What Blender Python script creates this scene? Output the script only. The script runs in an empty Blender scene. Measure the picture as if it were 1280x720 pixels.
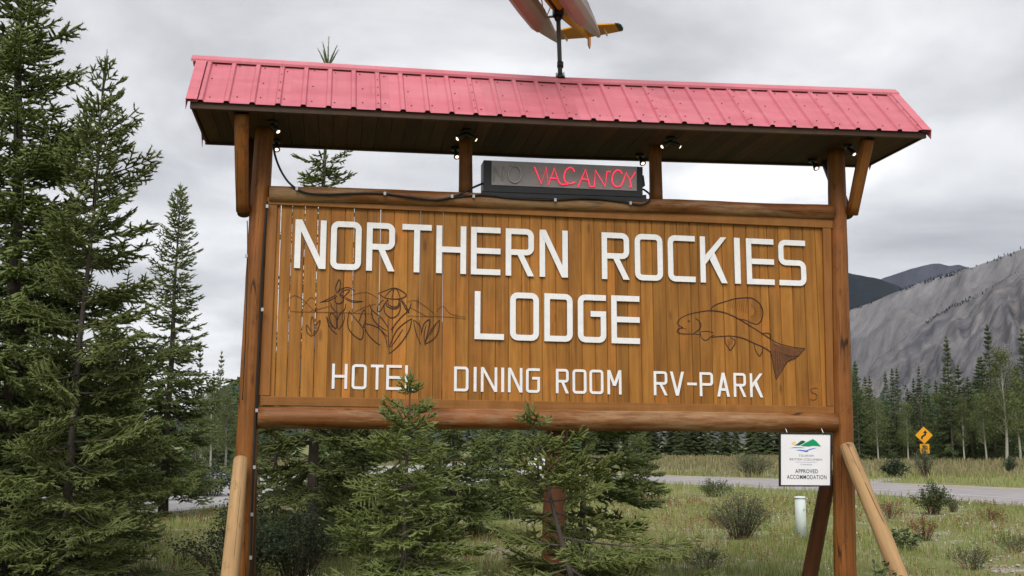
import bpy, bmesh, math, random
import numpy as np
from mathutils import Vector, Matrix, noise as mnoise

# ------------------------------------------------------------------ camera
S = bpy.context.scene
COL = S.collection
FPX = 1300.0                                  # focal length in pixels of a 1280 px wide picture
EYE = Vector((-2.261, -10.214, 1.65))
YAW, PITCH = -0.170, 0.148
RIGHT = Vector((math.cos(YAW), math.sin(YAW), 0))
HFWD = Vector((-math.sin(YAW), math.cos(YAW), 0))
FWD = HFWD * math.cos(PITCH) + Vector((0, 0, math.sin(PITCH)))
UP = RIGHT.cross(FWD)
cam = bpy.data.cameras.new('camera')
cam.sensor_width = 36; cam.lens = FPX / 1280 * 36
cam.clip_start = 0.1; cam.clip_end = 30000
camo = bpy.data.objects.new('camera', cam); COL.objects.link(camo)
m = Matrix((RIGHT, UP, -FWD)).transposed().to_4x4(); m.translation = EYE
camo.matrix_world = m
S.camera = camo

# ------------------------------------------------------------------ sky, sun, exposure
SUN_EL, SUN_AZ = math.radians(48), math.radians(200)     # azimuth from +Y clockwise; behind the viewer
w = bpy.data.worlds.new('World'); S.world = w; w.use_nodes = True
nt = w.node_tree; nt.nodes.clear()
def N(t, **k):
    n = nt.nodes.new(t)
    for a, b in k.items(): setattr(n, a, b)
    return n
LK = lambda a, b: nt.links.new(a, b)
out = N('ShaderNodeOutputWorld'); bg = N('ShaderNodeBackground'); bg.inputs[1].default_value = 0.1
sky = N('ShaderNodeTexSky'); sky.sky_type = 'NISHITA'; sky.sun_disc = False
sky.sun_elevation = SUN_EL; sky.sun_rotation = SUN_AZ
tc = N('ShaderNodeTexCoord'); sep = N('ShaderNodeSeparateXYZ'); LK(tc.outputs['Generated'], sep.inputs[0])
mx = N('ShaderNodeMath', operation='MAXIMUM'); LK(sep.outputs[2], mx.inputs[0]); mx.inputs[1].default_value = 0.0
ad = N('ShaderNodeMath', operation='ADD'); LK(mx.outputs[0], ad.inputs[0]); ad.inputs[1].default_value = 0.22
dx = N('ShaderNodeMath', operation='DIVIDE'); LK(sep.outputs[0], dx.inputs[0]); LK(ad.outputs[0], dx.inputs[1])
dy = N('ShaderNodeMath', operation='DIVIDE'); LK(sep.outputs[1], dy.inputs[0]); LK(ad.outputs[0], dy.inputs[1])
cb = N('ShaderNodeCombineXYZ'); LK(dx.outputs[0], cb.inputs[0]); LK(dy.outputs[0], cb.inputs[1])
n1 = N('ShaderNodeTexNoise'); n1.inputs['Scale'].default_value = 1.7; n1.inputs['Detail'].default_value = 7; n1.inputs['Roughness'].default_value = 0.52; n1.inputs['Distortion'].default_value = 0.35
LK(cb.outputs[0], n1.inputs['Vector'])
n2 = N('ShaderNodeTexNoise'); n2.inputs['Scale'].default_value = 0.5; n2.inputs['Detail'].default_value = 3
LK(cb.outputs[0], n2.inputs['Vector'])
mxn = N('ShaderNodeMix', data_type='FLOAT'); mxn.inputs[0].default_value = 0.35
LK(n1.outputs[0], mxn.inputs[2]); LK(n2.outputs[0], mxn.inputs[3])
cr = N('ShaderNodeValToRGB'); e = cr.color_ramp.elements
e[0].position = 0.36; e[0].color = (0.365, 0.367, 0.39, 1)
e[1].position = 0.625; e[1].color = (1.0, 1.0, 1.01, 1)
x = cr.color_ramp.elements.new(0.46); x.color = (0.55, 0.552, 0.572, 1)
x = cr.color_ramp.elements.new(0.55); x.color = (0.77, 0.772, 0.786, 1)
LK(mxn.outputs[0], cr.inputs[0])
SKYGAIN = 4.6
sc_ = N('ShaderNodeMix', data_type='RGBA', blend_type='MULTIPLY'); sc_.inputs[0].default_value = 1
hzr = N('ShaderNodeMapRange'); LK(sep.outputs[2], hzr.inputs[0]); hzr.inputs[1].default_value = 0.0; hzr.inputs[2].default_value = 0.42; hzr.inputs[3].default_value = SKYGAIN * 1.16; hzr.inputs[4].default_value = SKYGAIN * 0.98   # thinner cloud towards the horizon
LK(cr.outputs[0], sc_.inputs[6]); LK(hzr.outputs[0], sc_.inputs[7])
mm = N('ShaderNodeMix', data_type='RGBA'); mm.inputs[0].default_value = 0.965      # cloud cover
LK(sky.outputs[0], mm.inputs[6]); LK(sc_.outputs[2], mm.inputs[7])
LK(mm.outputs[2], bg.inputs[0]); LK(bg.outputs[0], out.inputs[0])

sl = bpy.data.lights.new('sun', 'SUN'); sl.energy = 1.5; sl.angle = math.radians(35); sl.color = (1, 0.97, 0.93)
so = bpy.data.objects.new('sun', sl); COL.objects.link(so)
sd = Vector((math.sin(SUN_AZ) * math.cos(SUN_EL), math.cos(SUN_AZ) * math.cos(SUN_EL), math.sin(SUN_EL)))
so.rotation_euler = sd.to_track_quat('Z', 'Y').to_euler()
vs = S.view_settings; vs.view_transform = 'Standard'; vs.look = 'None'; vs.gamma = 1; vs.use_curve_mapping = False
vs.exposure = 1.3
S.cycles.max_bounces = 6; S.cycles.diffuse_bounces = 3; S.cycles.transparent_max_bounces = 8
S.cycles.volume_bounces = 0

# ------------------------------------------------------------------ measuring helpers
def ray(px, py):
    return FWD + RIGHT * ((px - 640) / FPX) + UP * ((360 - py) / FPX)
def at(px, py, Y=0.0):                 # point on the upright plane y = Y
    r = ray(px, py); t = (Y - EYE.y) / r.y
    return EYE + r * t
def cg(px, d):                         # ground point at horizontal distance d in front of the camera
    zc = d * math.cos(PITCH) - EYE.z * math.sin(PITCH)
    p = EYE + HFWD * d + RIGHT * ((px - 640) / FPX * zc); p.z = 0
    return p
def gp(px, py):                        # ground point seen at a pixel
    r = ray(px, py); t = -EYE.z / r.z
    return EYE + r * t
def hz(py, d):                         # height of something at distance d whose top is seen at row py
    return EYE.z + d * math.tan(PITCH + math.atan((360 - py) / FPX))
def cgp(px, py, d):                    # point at distance d on the ray of a pixel
    z = hz(py, d) - EYE.z
    zc = d * math.cos(PITCH) + z * math.sin(PITCH)
    p = EYE + HFWD * d + RIGHT * ((px - 640) / FPX * zc); p.z = z + EYE.z
    return p

# ------------------------------------------------------------------ object helpers
def tag(o, label=None, cat=None, group=None, kind=None):
    if label: o['label'] = label
    if cat: o['category'] = cat
    if group: o['group'] = group
    if kind: o['kind'] = kind
    return o
def empty(name, loc=(0, 0, 0), rz=0):
    o = bpy.data.objects.new(name, None); o.empty_display_size = 0.2
    o.location = loc; o.rotation_euler = (0, 0, rz); COL.objects.link(o); return o
def link(name, me, parent=None):
    o = bpy.data.objects.new(name, me); COL.objects.link(o)
    if parent is not None: o.parent = parent
    return o
class MB:
    def __init__(s): s.v = []; s.f = []; s.m = []; s.sm = []
    def add(s, vs, fs, mi=0, smooth=False):
        b = len(s.v); s.v += [tuple(v) for v in vs]
        s.f += [[b + i for i in f] for f in fs]; s.m += [mi] * len(fs); s.sm += [smooth] * len(fs)
    def box(s, x0, x1, y0, y1, z0, z1, mi=0):
        s.hexa([(x0,y0,z0),(x1,y0,z0),(x1,y1,z0),(x0,y1,z0),(x0,y0,z1),(x1,y0,z1),(x1,y1,z1),(x0,y1,z1)], mi)
    def hexa(s, v, mi=0):
        s.add(v, [(0,3,2,1),(4,5,6,7),(0,1,5,4),(1,2,6,5),(2,3,7,6),(3,0,4,7)], mi)
    def prism(s, pts, off, mi=0):                # pts: polygon in 3-D, off: extrusion vector
        n = len(pts); a = [Vector(p) for p in pts]; b = [p + Vector(off) for p in a]
        s.add(a + b, [list(range(n)), list(range(2*n-1, n-1, -1))] + [(i, i+n, (i+1) % n + n, (i+1) % n) for i in range(n)], mi)
    def tube(s, pts, r, n=6, mi=0, cap=True, smooth=True):
        pts = [Vector(p) for p in pts]; rr = r if hasattr(r, '__len__') else [r] * len(pts)
        rings = []; ref = Vector((0.123, 0.31, 0.94))
        for i, p in enumerate(pts):
            t = (pts[min(i+1, len(pts)-1)] - pts[max(i-1, 0)]).normalized()
            u = t.cross(ref)
            if u.length < 1e-3: u = t.cross(Vector((1, 0, 0)))
            u.normalize(); v = t.cross(u)
            rings.append([p + (u * math.cos(2*math.pi*k/n) + v * math.sin(2*math.pi*k/n)) * rr[i] for k in range(n)])
        vs = [q for rg in rings for q in rg]; fs = []
        for i in range(len(pts) - 1):
            for k in range(n):
                fs.append((i*n+k, i*n+(k+1) % n, (i+1)*n+(k+1) % n, (i+1)*n+k))
        s.add(vs, fs, mi, smooth)
        if cap:
            b = len(s.v) - len(vs)
            s.f += [[b+k for k in range(n-1, -1, -1)], [b+(len(pts)-1)*n+k for k in range(n)]]
            s.m += [mi, mi]; s.sm += [False, False]
    def mesh(s, name, mats):
        me = bpy.data.meshes.new(name); me.from_pydata(s.v, [], s.f)
        for q in (mats if isinstance(mats, (list, tuple)) else [mats]): me.materials.append(q)
        if len(s.f):
            me.polygons.foreach_set('material_index', s.m); me.polygons.foreach_set('use_smooth', s.sm)
        me.update(); return me
    def build(s, name, mats, parent=None, fix=True):
        me = s.mesh(name, mats)
        if fix:
            bm = bmesh.new(); bm.from_mesh(me); bmesh.ops.recalc_face_normals(bm, faces=bm.faces); bm.to_mesh(me); bm.free()
        return link(name, me, parent)
def fast_mesh(name, V, T, mats, mat_idx=None, attr=None):
    V = np.ascontiguousarray(V, dtype=np.float32); T = np.ascontiguousarray(T, dtype=np.int32)
    me = bpy.data.meshes.new(name)
    me.vertices.add(len(V)); me.vertices.foreach_set('co', V.ravel())
    me.loops.add(T.size); me.loops.foreach_set('vertex_index', T.ravel())
    k = T.shape[1]
    me.polygons.add(len(T)); me.polygons.foreach_set('loop_start', np.arange(0, T.size, k, dtype=np.int32))
    for q in mats: me.materials.append(q)
    if mat_idx is not None: me.polygons.foreach_set('material_index', np.ascontiguousarray(mat_idx, dtype=np.int32))
    if attr is not None:
        a = me.attributes.new('tint', 'FLOAT', 'POINT'); a.data.foreach_set('value', np.ascontiguousarray(attr, dtype=np.float32))
    me.update(calc_edges=True)
    return me

# ------------------------------------------------------------------ material helpers
class Mat:
    def __init__(s, name, col=(0.5, 0.5, 0.5), rough=0.7, metal=0, spec=0.3):
        s.m = bpy.data.materials.new(name); s.m.use_nodes = True; s.t = s.m.node_tree
        s.b = s.t.nodes['Principled BSDF']; s.o = s.t.nodes['Material Output']
        s.b.inputs['Base Color'].default_value = (*col, 1); s.b.inputs['Roughness'].default_value = rough
        s.b.inputs['Metallic'].default_value = metal; s.b.inputs['Specular IOR Level'].default_value = spec
    def n(s, t, **k):
        q = s.t.nodes.new(t)
        for a, b in k.items(): setattr(q, a, b)
        return q
    def l(s, a, b): s.t.links.new(a, b)
    def coords(s, scale=(1, 1, 1), kind='Object', rnd=True):
        tc = s.n('ShaderNodeTexCoord'); mp = s.n('ShaderNodeMapping'); mp.inputs['Scale'].default_value = scale
        s.l(tc.outputs[kind], mp.inputs['Vector'])
        if rnd:
            oi = s.n('ShaderNodeObjectInfo'); mu = s.n('ShaderNodeMath', operation='MULTIPLY'); mu.inputs[1].default_value = 53.0
            s.l(oi.outputs['Random'], mu.inputs[0])
            cb = s.n('ShaderNodeCombineXYZ')
            for i in range(3): s.l(mu.outputs[0], cb.inputs[i])
            s.l(cb.outputs[0], mp.inputs['Location'])
        return mp.outputs[0]
    def noise(s, vec, scale=1, detail=4, rough=0.55, dist=0):
        q = s.n('ShaderNodeTexNoise'); s.l(vec, q.inputs['Vector'])
        q.inputs['Scale'].default_value = scale; q.inputs['Detail'].default_value = detail
        q.inputs['Roughness'].default_value = rough; q.inputs['Distortion'].default_value = dist
        return q.outputs[0]
    def ramp(s, fac, stops):
        q = s.n('ShaderNodeValToRGB'); s.l(fac, q.inputs[0]); el = q.color_ramp.elements
        el[0].position, el[0].color = stops[0][0], (*stops[0][1], 1)
        el[1].position, el[1].color = stops[-1][0], (*stops[-1][1], 1)
        for p, c in stops[1:-1]:
            x = el.new(p); x.color = (*c, 1)
        return q.outputs[0]
    def mix(s, fac, a, b, mode='MIX'):
        q = s.n('ShaderNodeMix', data_type='RGBA', blend_type=mode)
        for k, v in ((0, fac), (6, a), (7, b)):
            if isinstance(v, (int, float)): q.inputs[k].default_value = v
            elif isinstance(v, tuple): q.inputs[k].default_value = (*v, 1)
            else: s.l(v, q.inputs[k])
        return q.outputs[2]
    def math(s, op, a, b=None):
        q = s.n('ShaderNodeMath', operation=op)
        for k, v in ((0, a), (1, b)):
            if v is None: continue
            if isinstance(v, (int, float)): q.inputs[k].default_value = v
            else: s.l(v, q.inputs[k])
        return q.outputs[0]
    def color(s, c): s.l(c, s.b.inputs['Base Color'])
    def bump(s, h, strength=0.3, dist=0.01):
        q = s.n('ShaderNodeBump'); q.inputs['Strength'].default_value = strength; q.inputs['Distance'].default_value = dist
        s.l(h, q.inputs['Height']); s.l(q.outputs[0], s.b.inputs['Normal'])
    def random(s):
        return s.n('ShaderNodeObjectInfo').outputs['Random']

def wood(name, dark, mid, light, grain=(28, 28, 1.3), rough=0.55, vary=0.25, kn=True, bump=0.25, weather=None, crack=0.0, stain=0.0):
    M = Mat(name, mid, rough, spec=0.25)
    g = M.noise(M.coords(grain), 1, 5, 0.6, 0.4)
    b = M.noise(M.coords((5.0, 5.0, 0.9)), 1.5, 5, 0.65)
    c = M.ramp(g, [(0.25, dark), (0.5, mid), (0.78, light)])
    c = M.mix(M.math('MULTIPLY', b, 0.75), c, M.ramp(b, [(0.28, tuple(x * 0.8 for x in dark)), (0.68, light)]), 'MIX')
    if stain:
        sn = M.noise(M.coords((14, 14, 0.5)), 1.0, 5, 0.7)
        c = M.mix(M.math('MULTIPLY', M.ramp(sn, [(0.50, (0, 0, 0)), (0.68, (1, 1, 1))]), stain), c, tuple(x * 0.55 for x in dark))
        hn = M.noise(M.coords((1.2, 1.2, 1.4)), 1.0, 4, 0.6)
        c = M.mix(M.ramp(hn, [(0.52, (0, 0, 0)), (0.70, (0.5, 0.5, 0.5))]), c, (light[0] * 1.15, light[1] * 0.85, light[2] * 0.7))
    if kn:
        v = M.n('ShaderNodeTexVoronoi'); M.l(M.coords((4.0, 4.0, 1.3)), v.inputs['Vector']); v.inputs['Scale'].default_value = 1.0
        k = M.ramp(v.outputs['Distance'], [(0.045, (1, 1, 1)), (0.10, (0, 0, 0))])
        c = M.mix(M.math('MULTIPLY', k, 0.55), c, tuple(x * 0.45 for x in dark))
    if crack:
        vc = M.n('ShaderNodeTexVoronoi', feature='DISTANCE_TO_EDGE'); M.l(M.coords((7.0, 7.0, 0.33)), vc.inputs['Vector']); vc.inputs['Scale'].default_value = 1.0
        br = M.noise(M.coords((3, 3, 2.0)), 1.0, 3)
        ck = M.math('MULTIPLY', M.ramp(vc.outputs['Distance'], [(0.006, (1, 1, 1)), (0.020, (0, 0, 0))]), M.ramp(br, [(0.48, (0, 0, 0)), (0.56, (1, 1, 1))]))
        c = M.mix(M.math('MULTIPLY', ck, crack), c, tuple(x * 0.22 for x in dark))
        fl = M.noise(M.coords((9, 9, 3.0)), 1.6, 6, 0.75)
        c = M.mix(M.ramp(fl, [(0.56, (0, 0, 0)), (0.66, (0.55, 0.55, 0.55))]), c, tuple(x * 0.5 for x in dark))
    if weather:
        wv = M.noise(M.coords((5, 5, 0.7)), 1.0, 6, 0.75)
        c = M.mix(M.ramp(wv, [(0.46, (0, 0, 0)), (0.62, (0.8, 0.8, 0.8))]), c, weather)
    r = M.random(); hsv = M.n('ShaderNodeHueSaturation')
    M.l(c, hsv.inputs['Color'])
    M.l(M.math('ADD', M.math('MULTIPLY', r, vary), 1 - vary / 2), hsv.inputs['Value'])
    M.color(hsv.outputs[0]); M.bump(g, bump, 0.004)
    M.l(M.math('ADD', M.math('MULTIPLY', b, 0.3), rough - 0.15), M.b.inputs['Roughness'])
    return M.m
W_BOARD = wood('stained_board', (0.155, 0.052, 0.008), (0.285, 0.115, 0.017), (0.39, 0.180, 0.036), vary=0.42, stain=0.5, crack=0.0)
W_TRIM = wood('stained_trim', (0.15, 0.056, 0.012), (0.235, 0.094, 0.020), (0.31, 0.135, 0.037), grain=(1.3, 28, 28), vary=0.15)
W_TRIMV = wood('stained_trim_upright', (0.15, 0.054, 0.011), (0.235, 0.090, 0.019), (0.31, 0.13, 0.034), vary=0.15)
W_LOG = wood('stained_log', (0.092, 0.028, 0.006), (0.195, 0.067, 0.013), (0.30, 0.118, 0.028), grain=(34, 34, 0.9), vary=0.18, bump=0.5, crack=0.9, stain=0.55)
W_BEAM = wood('weathered_beam_log', (0.075, 0.024, 0.006), (0.155, 0.053, 0.012), (0.24, 0.098, 0.028), grain=(34, 34, 0.9), vary=0.1, bump=0.5, weather=(0.30, 0.19, 0.10), crack=0.9, stain=0.7)
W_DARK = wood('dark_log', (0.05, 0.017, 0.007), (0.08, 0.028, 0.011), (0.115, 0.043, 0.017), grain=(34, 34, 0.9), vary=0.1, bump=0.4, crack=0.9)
W_RAW = wood('peeled_raw_log', (0.215, 0.122, 0.050), (0.33, 0.200, 0.090), (0.42, 0.270, 0.135), grain=(30, 30, 0.9), vary=0.05, bump=0.5, rough=0.75, crack=0.9)
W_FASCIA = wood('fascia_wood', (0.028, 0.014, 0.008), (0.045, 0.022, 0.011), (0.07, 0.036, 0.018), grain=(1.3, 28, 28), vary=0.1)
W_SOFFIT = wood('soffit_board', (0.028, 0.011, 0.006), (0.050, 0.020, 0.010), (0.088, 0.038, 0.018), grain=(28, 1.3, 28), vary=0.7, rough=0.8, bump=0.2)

def plain(name, col, rough=0.6, metal=0, spec=0.3, vary=0.0, scale=8, bump=0):
    M = Mat(name, col, rough, metal, spec)
    if vary:
        g = M.noise(M.coords((scale,) * 3), 1, 6, 0.65)
        M.color(M.ramp(g, [(0.3, tuple(c * (1 - vary) for c in col)), (0.7, tuple(min(1, c * (1 + vary)) for c in col))]))
        if bump: M.bump(g, bump, 0.004)
    return M.m
P_WHITE = plain('white_letter_paint', (0.70, 0.69, 0.70), 0.55, vary=0.07, scale=16)
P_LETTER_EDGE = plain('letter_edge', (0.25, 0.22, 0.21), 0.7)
P_BURN = plain('burnt_line', (0.035, 0.014, 0.008), 0.8)
P_BURN_SOFT = plain('burnt_line_faded', (0.10, 0.038, 0.013), 0.8)
P_BURN_WASH = plain('burnt_shading', (0.12, 0.047, 0.016), 0.8, vary=0.3, scale=25)
P_BLACK = plain('black_metal', (0.012, 0.012, 0.014), 0.45, spec=0.4, vary=0.3)
P_RUBBER = plain('black_cable', (0.010, 0.010, 0.011), 0.6)
P_STEEL = plain('galvanised_steel', (0.42, 0.43, 0.44), 0.45, 0.7, vary=0.15, scale=6)
P_GREY = plain('grey_pole_paint', (0.075, 0.08, 0.09), 0.5, 0.3, vary=0.2, scale=14)
P_SCREW = plain('screw_head', (0.16, 0.05, 0.055), 0.5, 0.4)
P_YELLOW = plain('yellow_plane_paint', (0.62, 0.27, 0.012), 0.5, vary=0.08, scale=5)
P_FLOATG = plain('grey_float_paint', (0.40, 0.34, 0.32), 0.55, vary=0.1, scale=5)
P_SPREAD = plain('float_bar_paint', (0.48, 0.36, 0.35), 0.5)
P_WIRE = plain('strut_paint', (0.40, 0.40, 0.42), 0.4, 0.5)

def roof_paint():
    M = Mat('faded_red_roof_paint', (0.55, 0.11, 0.15), 0.42, spec=0.35)
    g = M.noise(M.coords((1.2, 1.2, 9)), 1.3, 5, 0.65)
    f = M.noise(M.coords((60, 60, 60), rnd=False), 1, 2)
    c = M.ramp(g, [(0.3, (0.43, 0.098, 0.128)), (0.55, (0.50, 0.130, 0.165)), (0.75, (0.54, 0.165, 0.195))])
    c = M.mix(M.math('MULTIPLY', f, 0.18), c, (0.66, 0.26, 0.29))
    stv = M.noise(M.coords((22, 1.2, 1.2), rnd=False), 1.0, 5, 0.7)
    c = M.mix(M.ramp(stv, [(0.52, (0, 0, 0)), (0.72, (0.35, 0.35, 0.35))]), c, (0.27, 0.075, 0.09))
    pt_ = M.noise(M.coords((0.9, 1.5, 1.5), rnd=False), 1.0, 4)
    c = M.mix(M.ramp(pt_, [(0.45, (0, 0, 0)), (0.7, (0.45, 0.45, 0.45))]), c, (0.56, 0.22, 0.25))
    hs = M.n('ShaderNodeHueSaturation'); M.l(c, hs.inputs['Color'])
    M.l(M.math('ADD', M.math('MULTIPLY', M.random(), 0.10), 0.90), hs.inputs['Value']); M.color(hs.outputs[0])
    M.l(M.math('ADD', M.math('MULTIPLY', g, 0.2), 0.34), M.b.inputs['Roughness'])
    M.bump(g, 0.08, 0.01)
    return M.m
P_ROOF = roof_paint()
def emis(name, col, s, base=None):
    M = Mat(name, base or col, 0.4); M.b.inputs['Emission Color'].default_value = (*col, 1); M.b.inputs['Emission Strength'].default_value = s
    return M.m
E_NEON = emis('red_neon_tube', (1.0, 0.035, 0.085), 0.5, (0.6, 0.05, 0.08))
E_BULB = emis('lit_bulb', (1.0, 0.72, 0.52), 0.9)
P_TUBE_OFF = plain('unlit_neon_tube', (0.42, 0.37, 0.37), 0.3)
P_NEONFACE = plain('smoky_neon_face', (0.25, 0.225, 0.23), 0.25, spec=0.5, vary=0.15, scale=5)

# ------------------------------------------------------------------ ground
def ground_mat():
    M = Mat('meadow_ground', (0.1, 0.1, 0.05), 0.95, spec=0.1)
    v = M.coords((1, 1, 1), rnd=False)
    a = M.noise(v, 0.16, 5, 0.6); b = M.noise(v, 1.3, 5, 0.65); d = M.noise(v, 14, 4, 0.7)
    grass = M.ramp(d, [(0.3, (0.110, 0.130, 0.042)), (0.7, (0.205, 0.215, 0.082))])
    dry = M.ramp(d, [(0.3, (0.19, 0.145, 0.085)), (0.7, (0.30, 0.245, 0.155))])
    c = M.mix(M.ramp(M.mix(0.5, a, b), [(0.50, (0, 0, 0)), (0.64, (1, 1, 1))]), grass, dry)
    st = M.ramp(d, [(0.35, (0.22, 0.205, 0.19)), (0.7, (0.44, 0.42, 0.39))])
    f = M.ramp(M.mix(0.45, b, d), [(0.54, (0, 0, 0)), (0.61, (1, 1, 1))])
    c = M.mix(f, c, st); M.color(c); M.bump(d, 0.6, 0.03)
    return M.m
G_MEADOW = ground_mat()
b = MB(); q = 9000
b.add([(-q,-q,0),(q,-q,0),(q,q,0),(-q,q,0)], [(0,1,2,3)])
tag(b.build('ground', G_MEADOW), kind='structure')

def gravel_mat(name, c0, c1, sc=30):
    M = Mat(name, c0, 0.95, spec=0.1); v = M.coords((1, 1, 1), rnd=False)
    n_ = M.noise(v, sc, 3, 0.8); k = M.noise(v, 0.7, 5, 0.6)
    M.color(M.mix(M.ramp(k, [(0.35, (0, 0, 0)), (0.7, (0.6, 0.6, 0.6))]), M.ramp(n_, [(0.3, c0), (0.7, c1)]), tuple(x * 0.75 for x in c0)))
    M.bump(n_, 0.5, 0.02); return M.m
G_ROAD = gravel_mat('worn_asphalt', (0.285, 0.262, 0.264), (0.35, 0.322, 0.322), 40)
G_GRAVEL = gravel_mat('pale_gravel', (0.27, 0.26, 0.26), (0.42, 0.41, 0.41), 18)
P_YLINE = plain('yellow_road_paint', (0.42, 0.33, 0.12), 0.8, vary=0.3, scale=3)
P_WLINE = plain('white_road_paint', (0.45, 0.43, 0.43), 0.8, vary=0.3, scale=3)

def sheet(name, left, right, z, mat, thick=0.0):
    b = MB(); n = len(left)
    vs = [(p.x, p.y, z) for p in left] + [(p.x, p.y, z) for p in right]
    b.add(vs, [(i, i+1, n+i+1, n+i) for i in range(n-1)])
    if thick:
        vs2 = [(x, y, z - thick) for x, y, _ in vs]
        b.add(vs[:n] + vs2[:n], [(i, i+1, n+i+1, n+i) for i in range(n-1)])
        b.add(vs[n:] + vs2[n:], [(i, i+1, n+i+1, n+i) for i in range(n-1)])
    return b.build(name, mat, fix=False)
def smooth_poly(pts, n=8):
    P = [Vector(p) for p in pts]; o_ = []
    for i in range(len(P) - 1):
        p0, p1, p2, p3 = P[max(i-1, 0)], P[i], P[i+1], P[min(i+2, len(P)-1)]
        for k in range(n):
            t = k / n
            o_.append(0.5 * ((2*p1) + (p2-p0)*t + (2*p0-5*p1+4*p2-p3)*t*t + (-p0+3*p1-3*p2+p3)*t**3))
    return o_ + [P[-1]]
near = smooth_poly([gp(2400, 720), gp(1700, 668), gp(1280, 634), gp(1069, 617.5), gp(860, 606.5), gp(700, 600), gp(560, 594)])
def offset(poly, w):
    o_ = []
    for i, p in enumerate(poly):
        t = poly[min(i+1, len(poly)-1)] - poly[max(i-1, 0)]; t.z = 0; t.normalize()
        o_.append(p + Vector((t.y, -t.x, 0)) * w)
    return o_
road = sheet('road', near, offset(near, 8.2), 0.03, G_ROAD, 0.06); tag(road, kind='structure')
l1 = sheet('road_marking', offset(near, 7.2), offset(near, 7.5), 0.036, P_YLINE); l1.parent = road
l2 = sheet('road_marking', offset(near, 2.3), offset(near, 2.48), 0.036, P_WLINE); l2.parent = road
# pale gravel: shoulder strip beyond the road, and the open lot on the left
sh = smooth_poly([gp(1128, 596), gp(1085, 599), gp(1000, 594.5), gp(870, 588), gp(800, 585)])
sh2 = smooth_poly([gp(1128, 599.5), gp(1085, 603), gp(1000, 597), gp(870, 591), gp(800, 587.5)])
tag(sheet('gravel_shoulder', sh2, sh, 0.02, G_GRAVEL, 0.04), kind='structure')
lot_n = smooth_poly([gp(-500, 640), gp(60, 642), gp(200, 641), gp(300, 632), gp(470, 622), gp(640, 606), gp(740, 601)])
lot_f = smooth_poly([gp(-500, 592), gp(60, 590), gp(200, 588), gp(300, 586), gp(470, 583), gp(640, 579), gp(740, 599)])
tag(sheet('gravel_lot', lot_n, lot_f, 0.016, G_GRAVEL, 0.03), kind='structure')

# ------------------------------------------------------------------ mountains
def fbm(x, y, o=5, seed=0.0):
    s_ = 0; a = 1
    for i in range(o):
        s_ += a * mnoise.noise(Vector((x, y, seed + i * 7.3))); x *= 2.03; y *= 2.03; a *= 0.5
    return s_
def interp(prof, x):
    if x <= prof[0][0]: return prof[0][1]
    for (a, b_), (c, d_) in zip(prof, prof[1:]):
        if x <= c: return b_ + (d_ - b_) * (x - a) / (c - a)
    return prof[-1][1]
def mountain(name, prof, dr, db, mat, rough=0.06, nx=150, nt=46, seed=0.0, crest=0.0, gully=0.0, shear=0.0):
    V = []; F = []; UV = []; x0, x1 = prof[0][0], prof[-1][0]
    for i in range(nx + 1):
        px = x0 + (x1 - x0) * i / nx
        zt = hz(interp(prof, px), dr)
        zt *= 1 + crest * fbm(px * 0.05, 3.1, 4, seed)
        for k in range(nt + 1):
            t = k / nt * 1.35
            d = db + (dr - db) * t
            h = (max(zt, 0) + 2) * (t ** 1.25 if t <= 1 else max(0, 1 - (t - 1) * 1.6)) - 2
            e_ = math.sin(min(t, 1) * math.pi) ** 0.6 if t < 1 else 0
            gl = abs(mnoise.noise(Vector((px * 0.045 + 0.4 * mnoise.noise(Vector((px*0.02, t*3, seed))), t * 0.9, seed + 9)))) * gully
            h += e_ * zt * (rough * fbm(px * 0.02, t * 4, 5, seed) - gl)
            p = cgp(px, 554, d); V.append((p.x, p.y, h)); UV += [px * dr / FPX + shear * t * max(zt, 1), t * max(zt, 1) * 1.6, 0.0]
    for i in range(nx):
        for k in range(nt):
            a = i * (nt + 1) + k; F.append((a, a + nt + 1, a + nt + 2, a + 1))
    me = bpy.data.meshes.new(name); me.from_pydata(V, [], F); me.materials.append(mat)
    at_ = me.attributes.new('slope', 'FLOAT_VECTOR', 'POINT'); at_.data.foreach_set('vector', UV)
    for p in me.polygons: p.use_smooth = True
    me.update(); o = link(name, me); tag(o, kind='structure'); return o
def rock_mat(name, c0, c1, c2, sx, forest=None):
    M = Mat(name, c1, 0.95, spec=0.05)
    def slope(k, off=0.0):
        a_ = M.n('ShaderNodeAttribute', attribute_name='slope'); mp = M.n('ShaderNodeMapping'); M.l(a_.outputs['Vector'], mp.inputs['Vector'])
        mp.inputs['Scale'].default_value = (1 / sx, k / sx, 1); mp.inputs['Location'].default_value = (off, off, off); return mp.outputs[0]
    a = M.noise(slope(0.16), 7, 9, 0.72, 0.0)
    d = M.noise(slope(0.45), 2.2, 9, 0.72)
    br = M.noise(slope(0.4, 17.0), 2.6, 9, 0.75)
    c = M.ramp(a, [(0.32, c0), (0.5, c1), (0.68, c2)])
    c = M.mix(M.ramp(d, [(0.42, (0, 0, 0)), (0.62, (0.8, 0.8, 0.8))]), c, M.ramp(a, [(0.3, tuple(x * 0.55 for x in c0)), (0.7, c1)]))
    c = M.mix(M.ramp(br, [(0.52, (0, 0, 0)), (0.68, (0.7, 0.7, 0.7))]), c, (c2[0] * 0.95, c2[1] * 0.90, c2[2] * 0.84))
    if forest:
        c = M.mix(M.ramp(M.noise(M.coords((1 / sx,) * 3, rnd=False), 3.0, 6, 0.6), [(forest - 0.04, (1, 1, 1)), (forest + 0.04, (0, 0, 0))]), c, (0.018, 0.028, 0.022))
    M.color(c); M.bump(M.math('ADD', a, M.math('MULTIPLY', d, 0.8)), 0.8, sx * 0.07); return M.m
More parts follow.
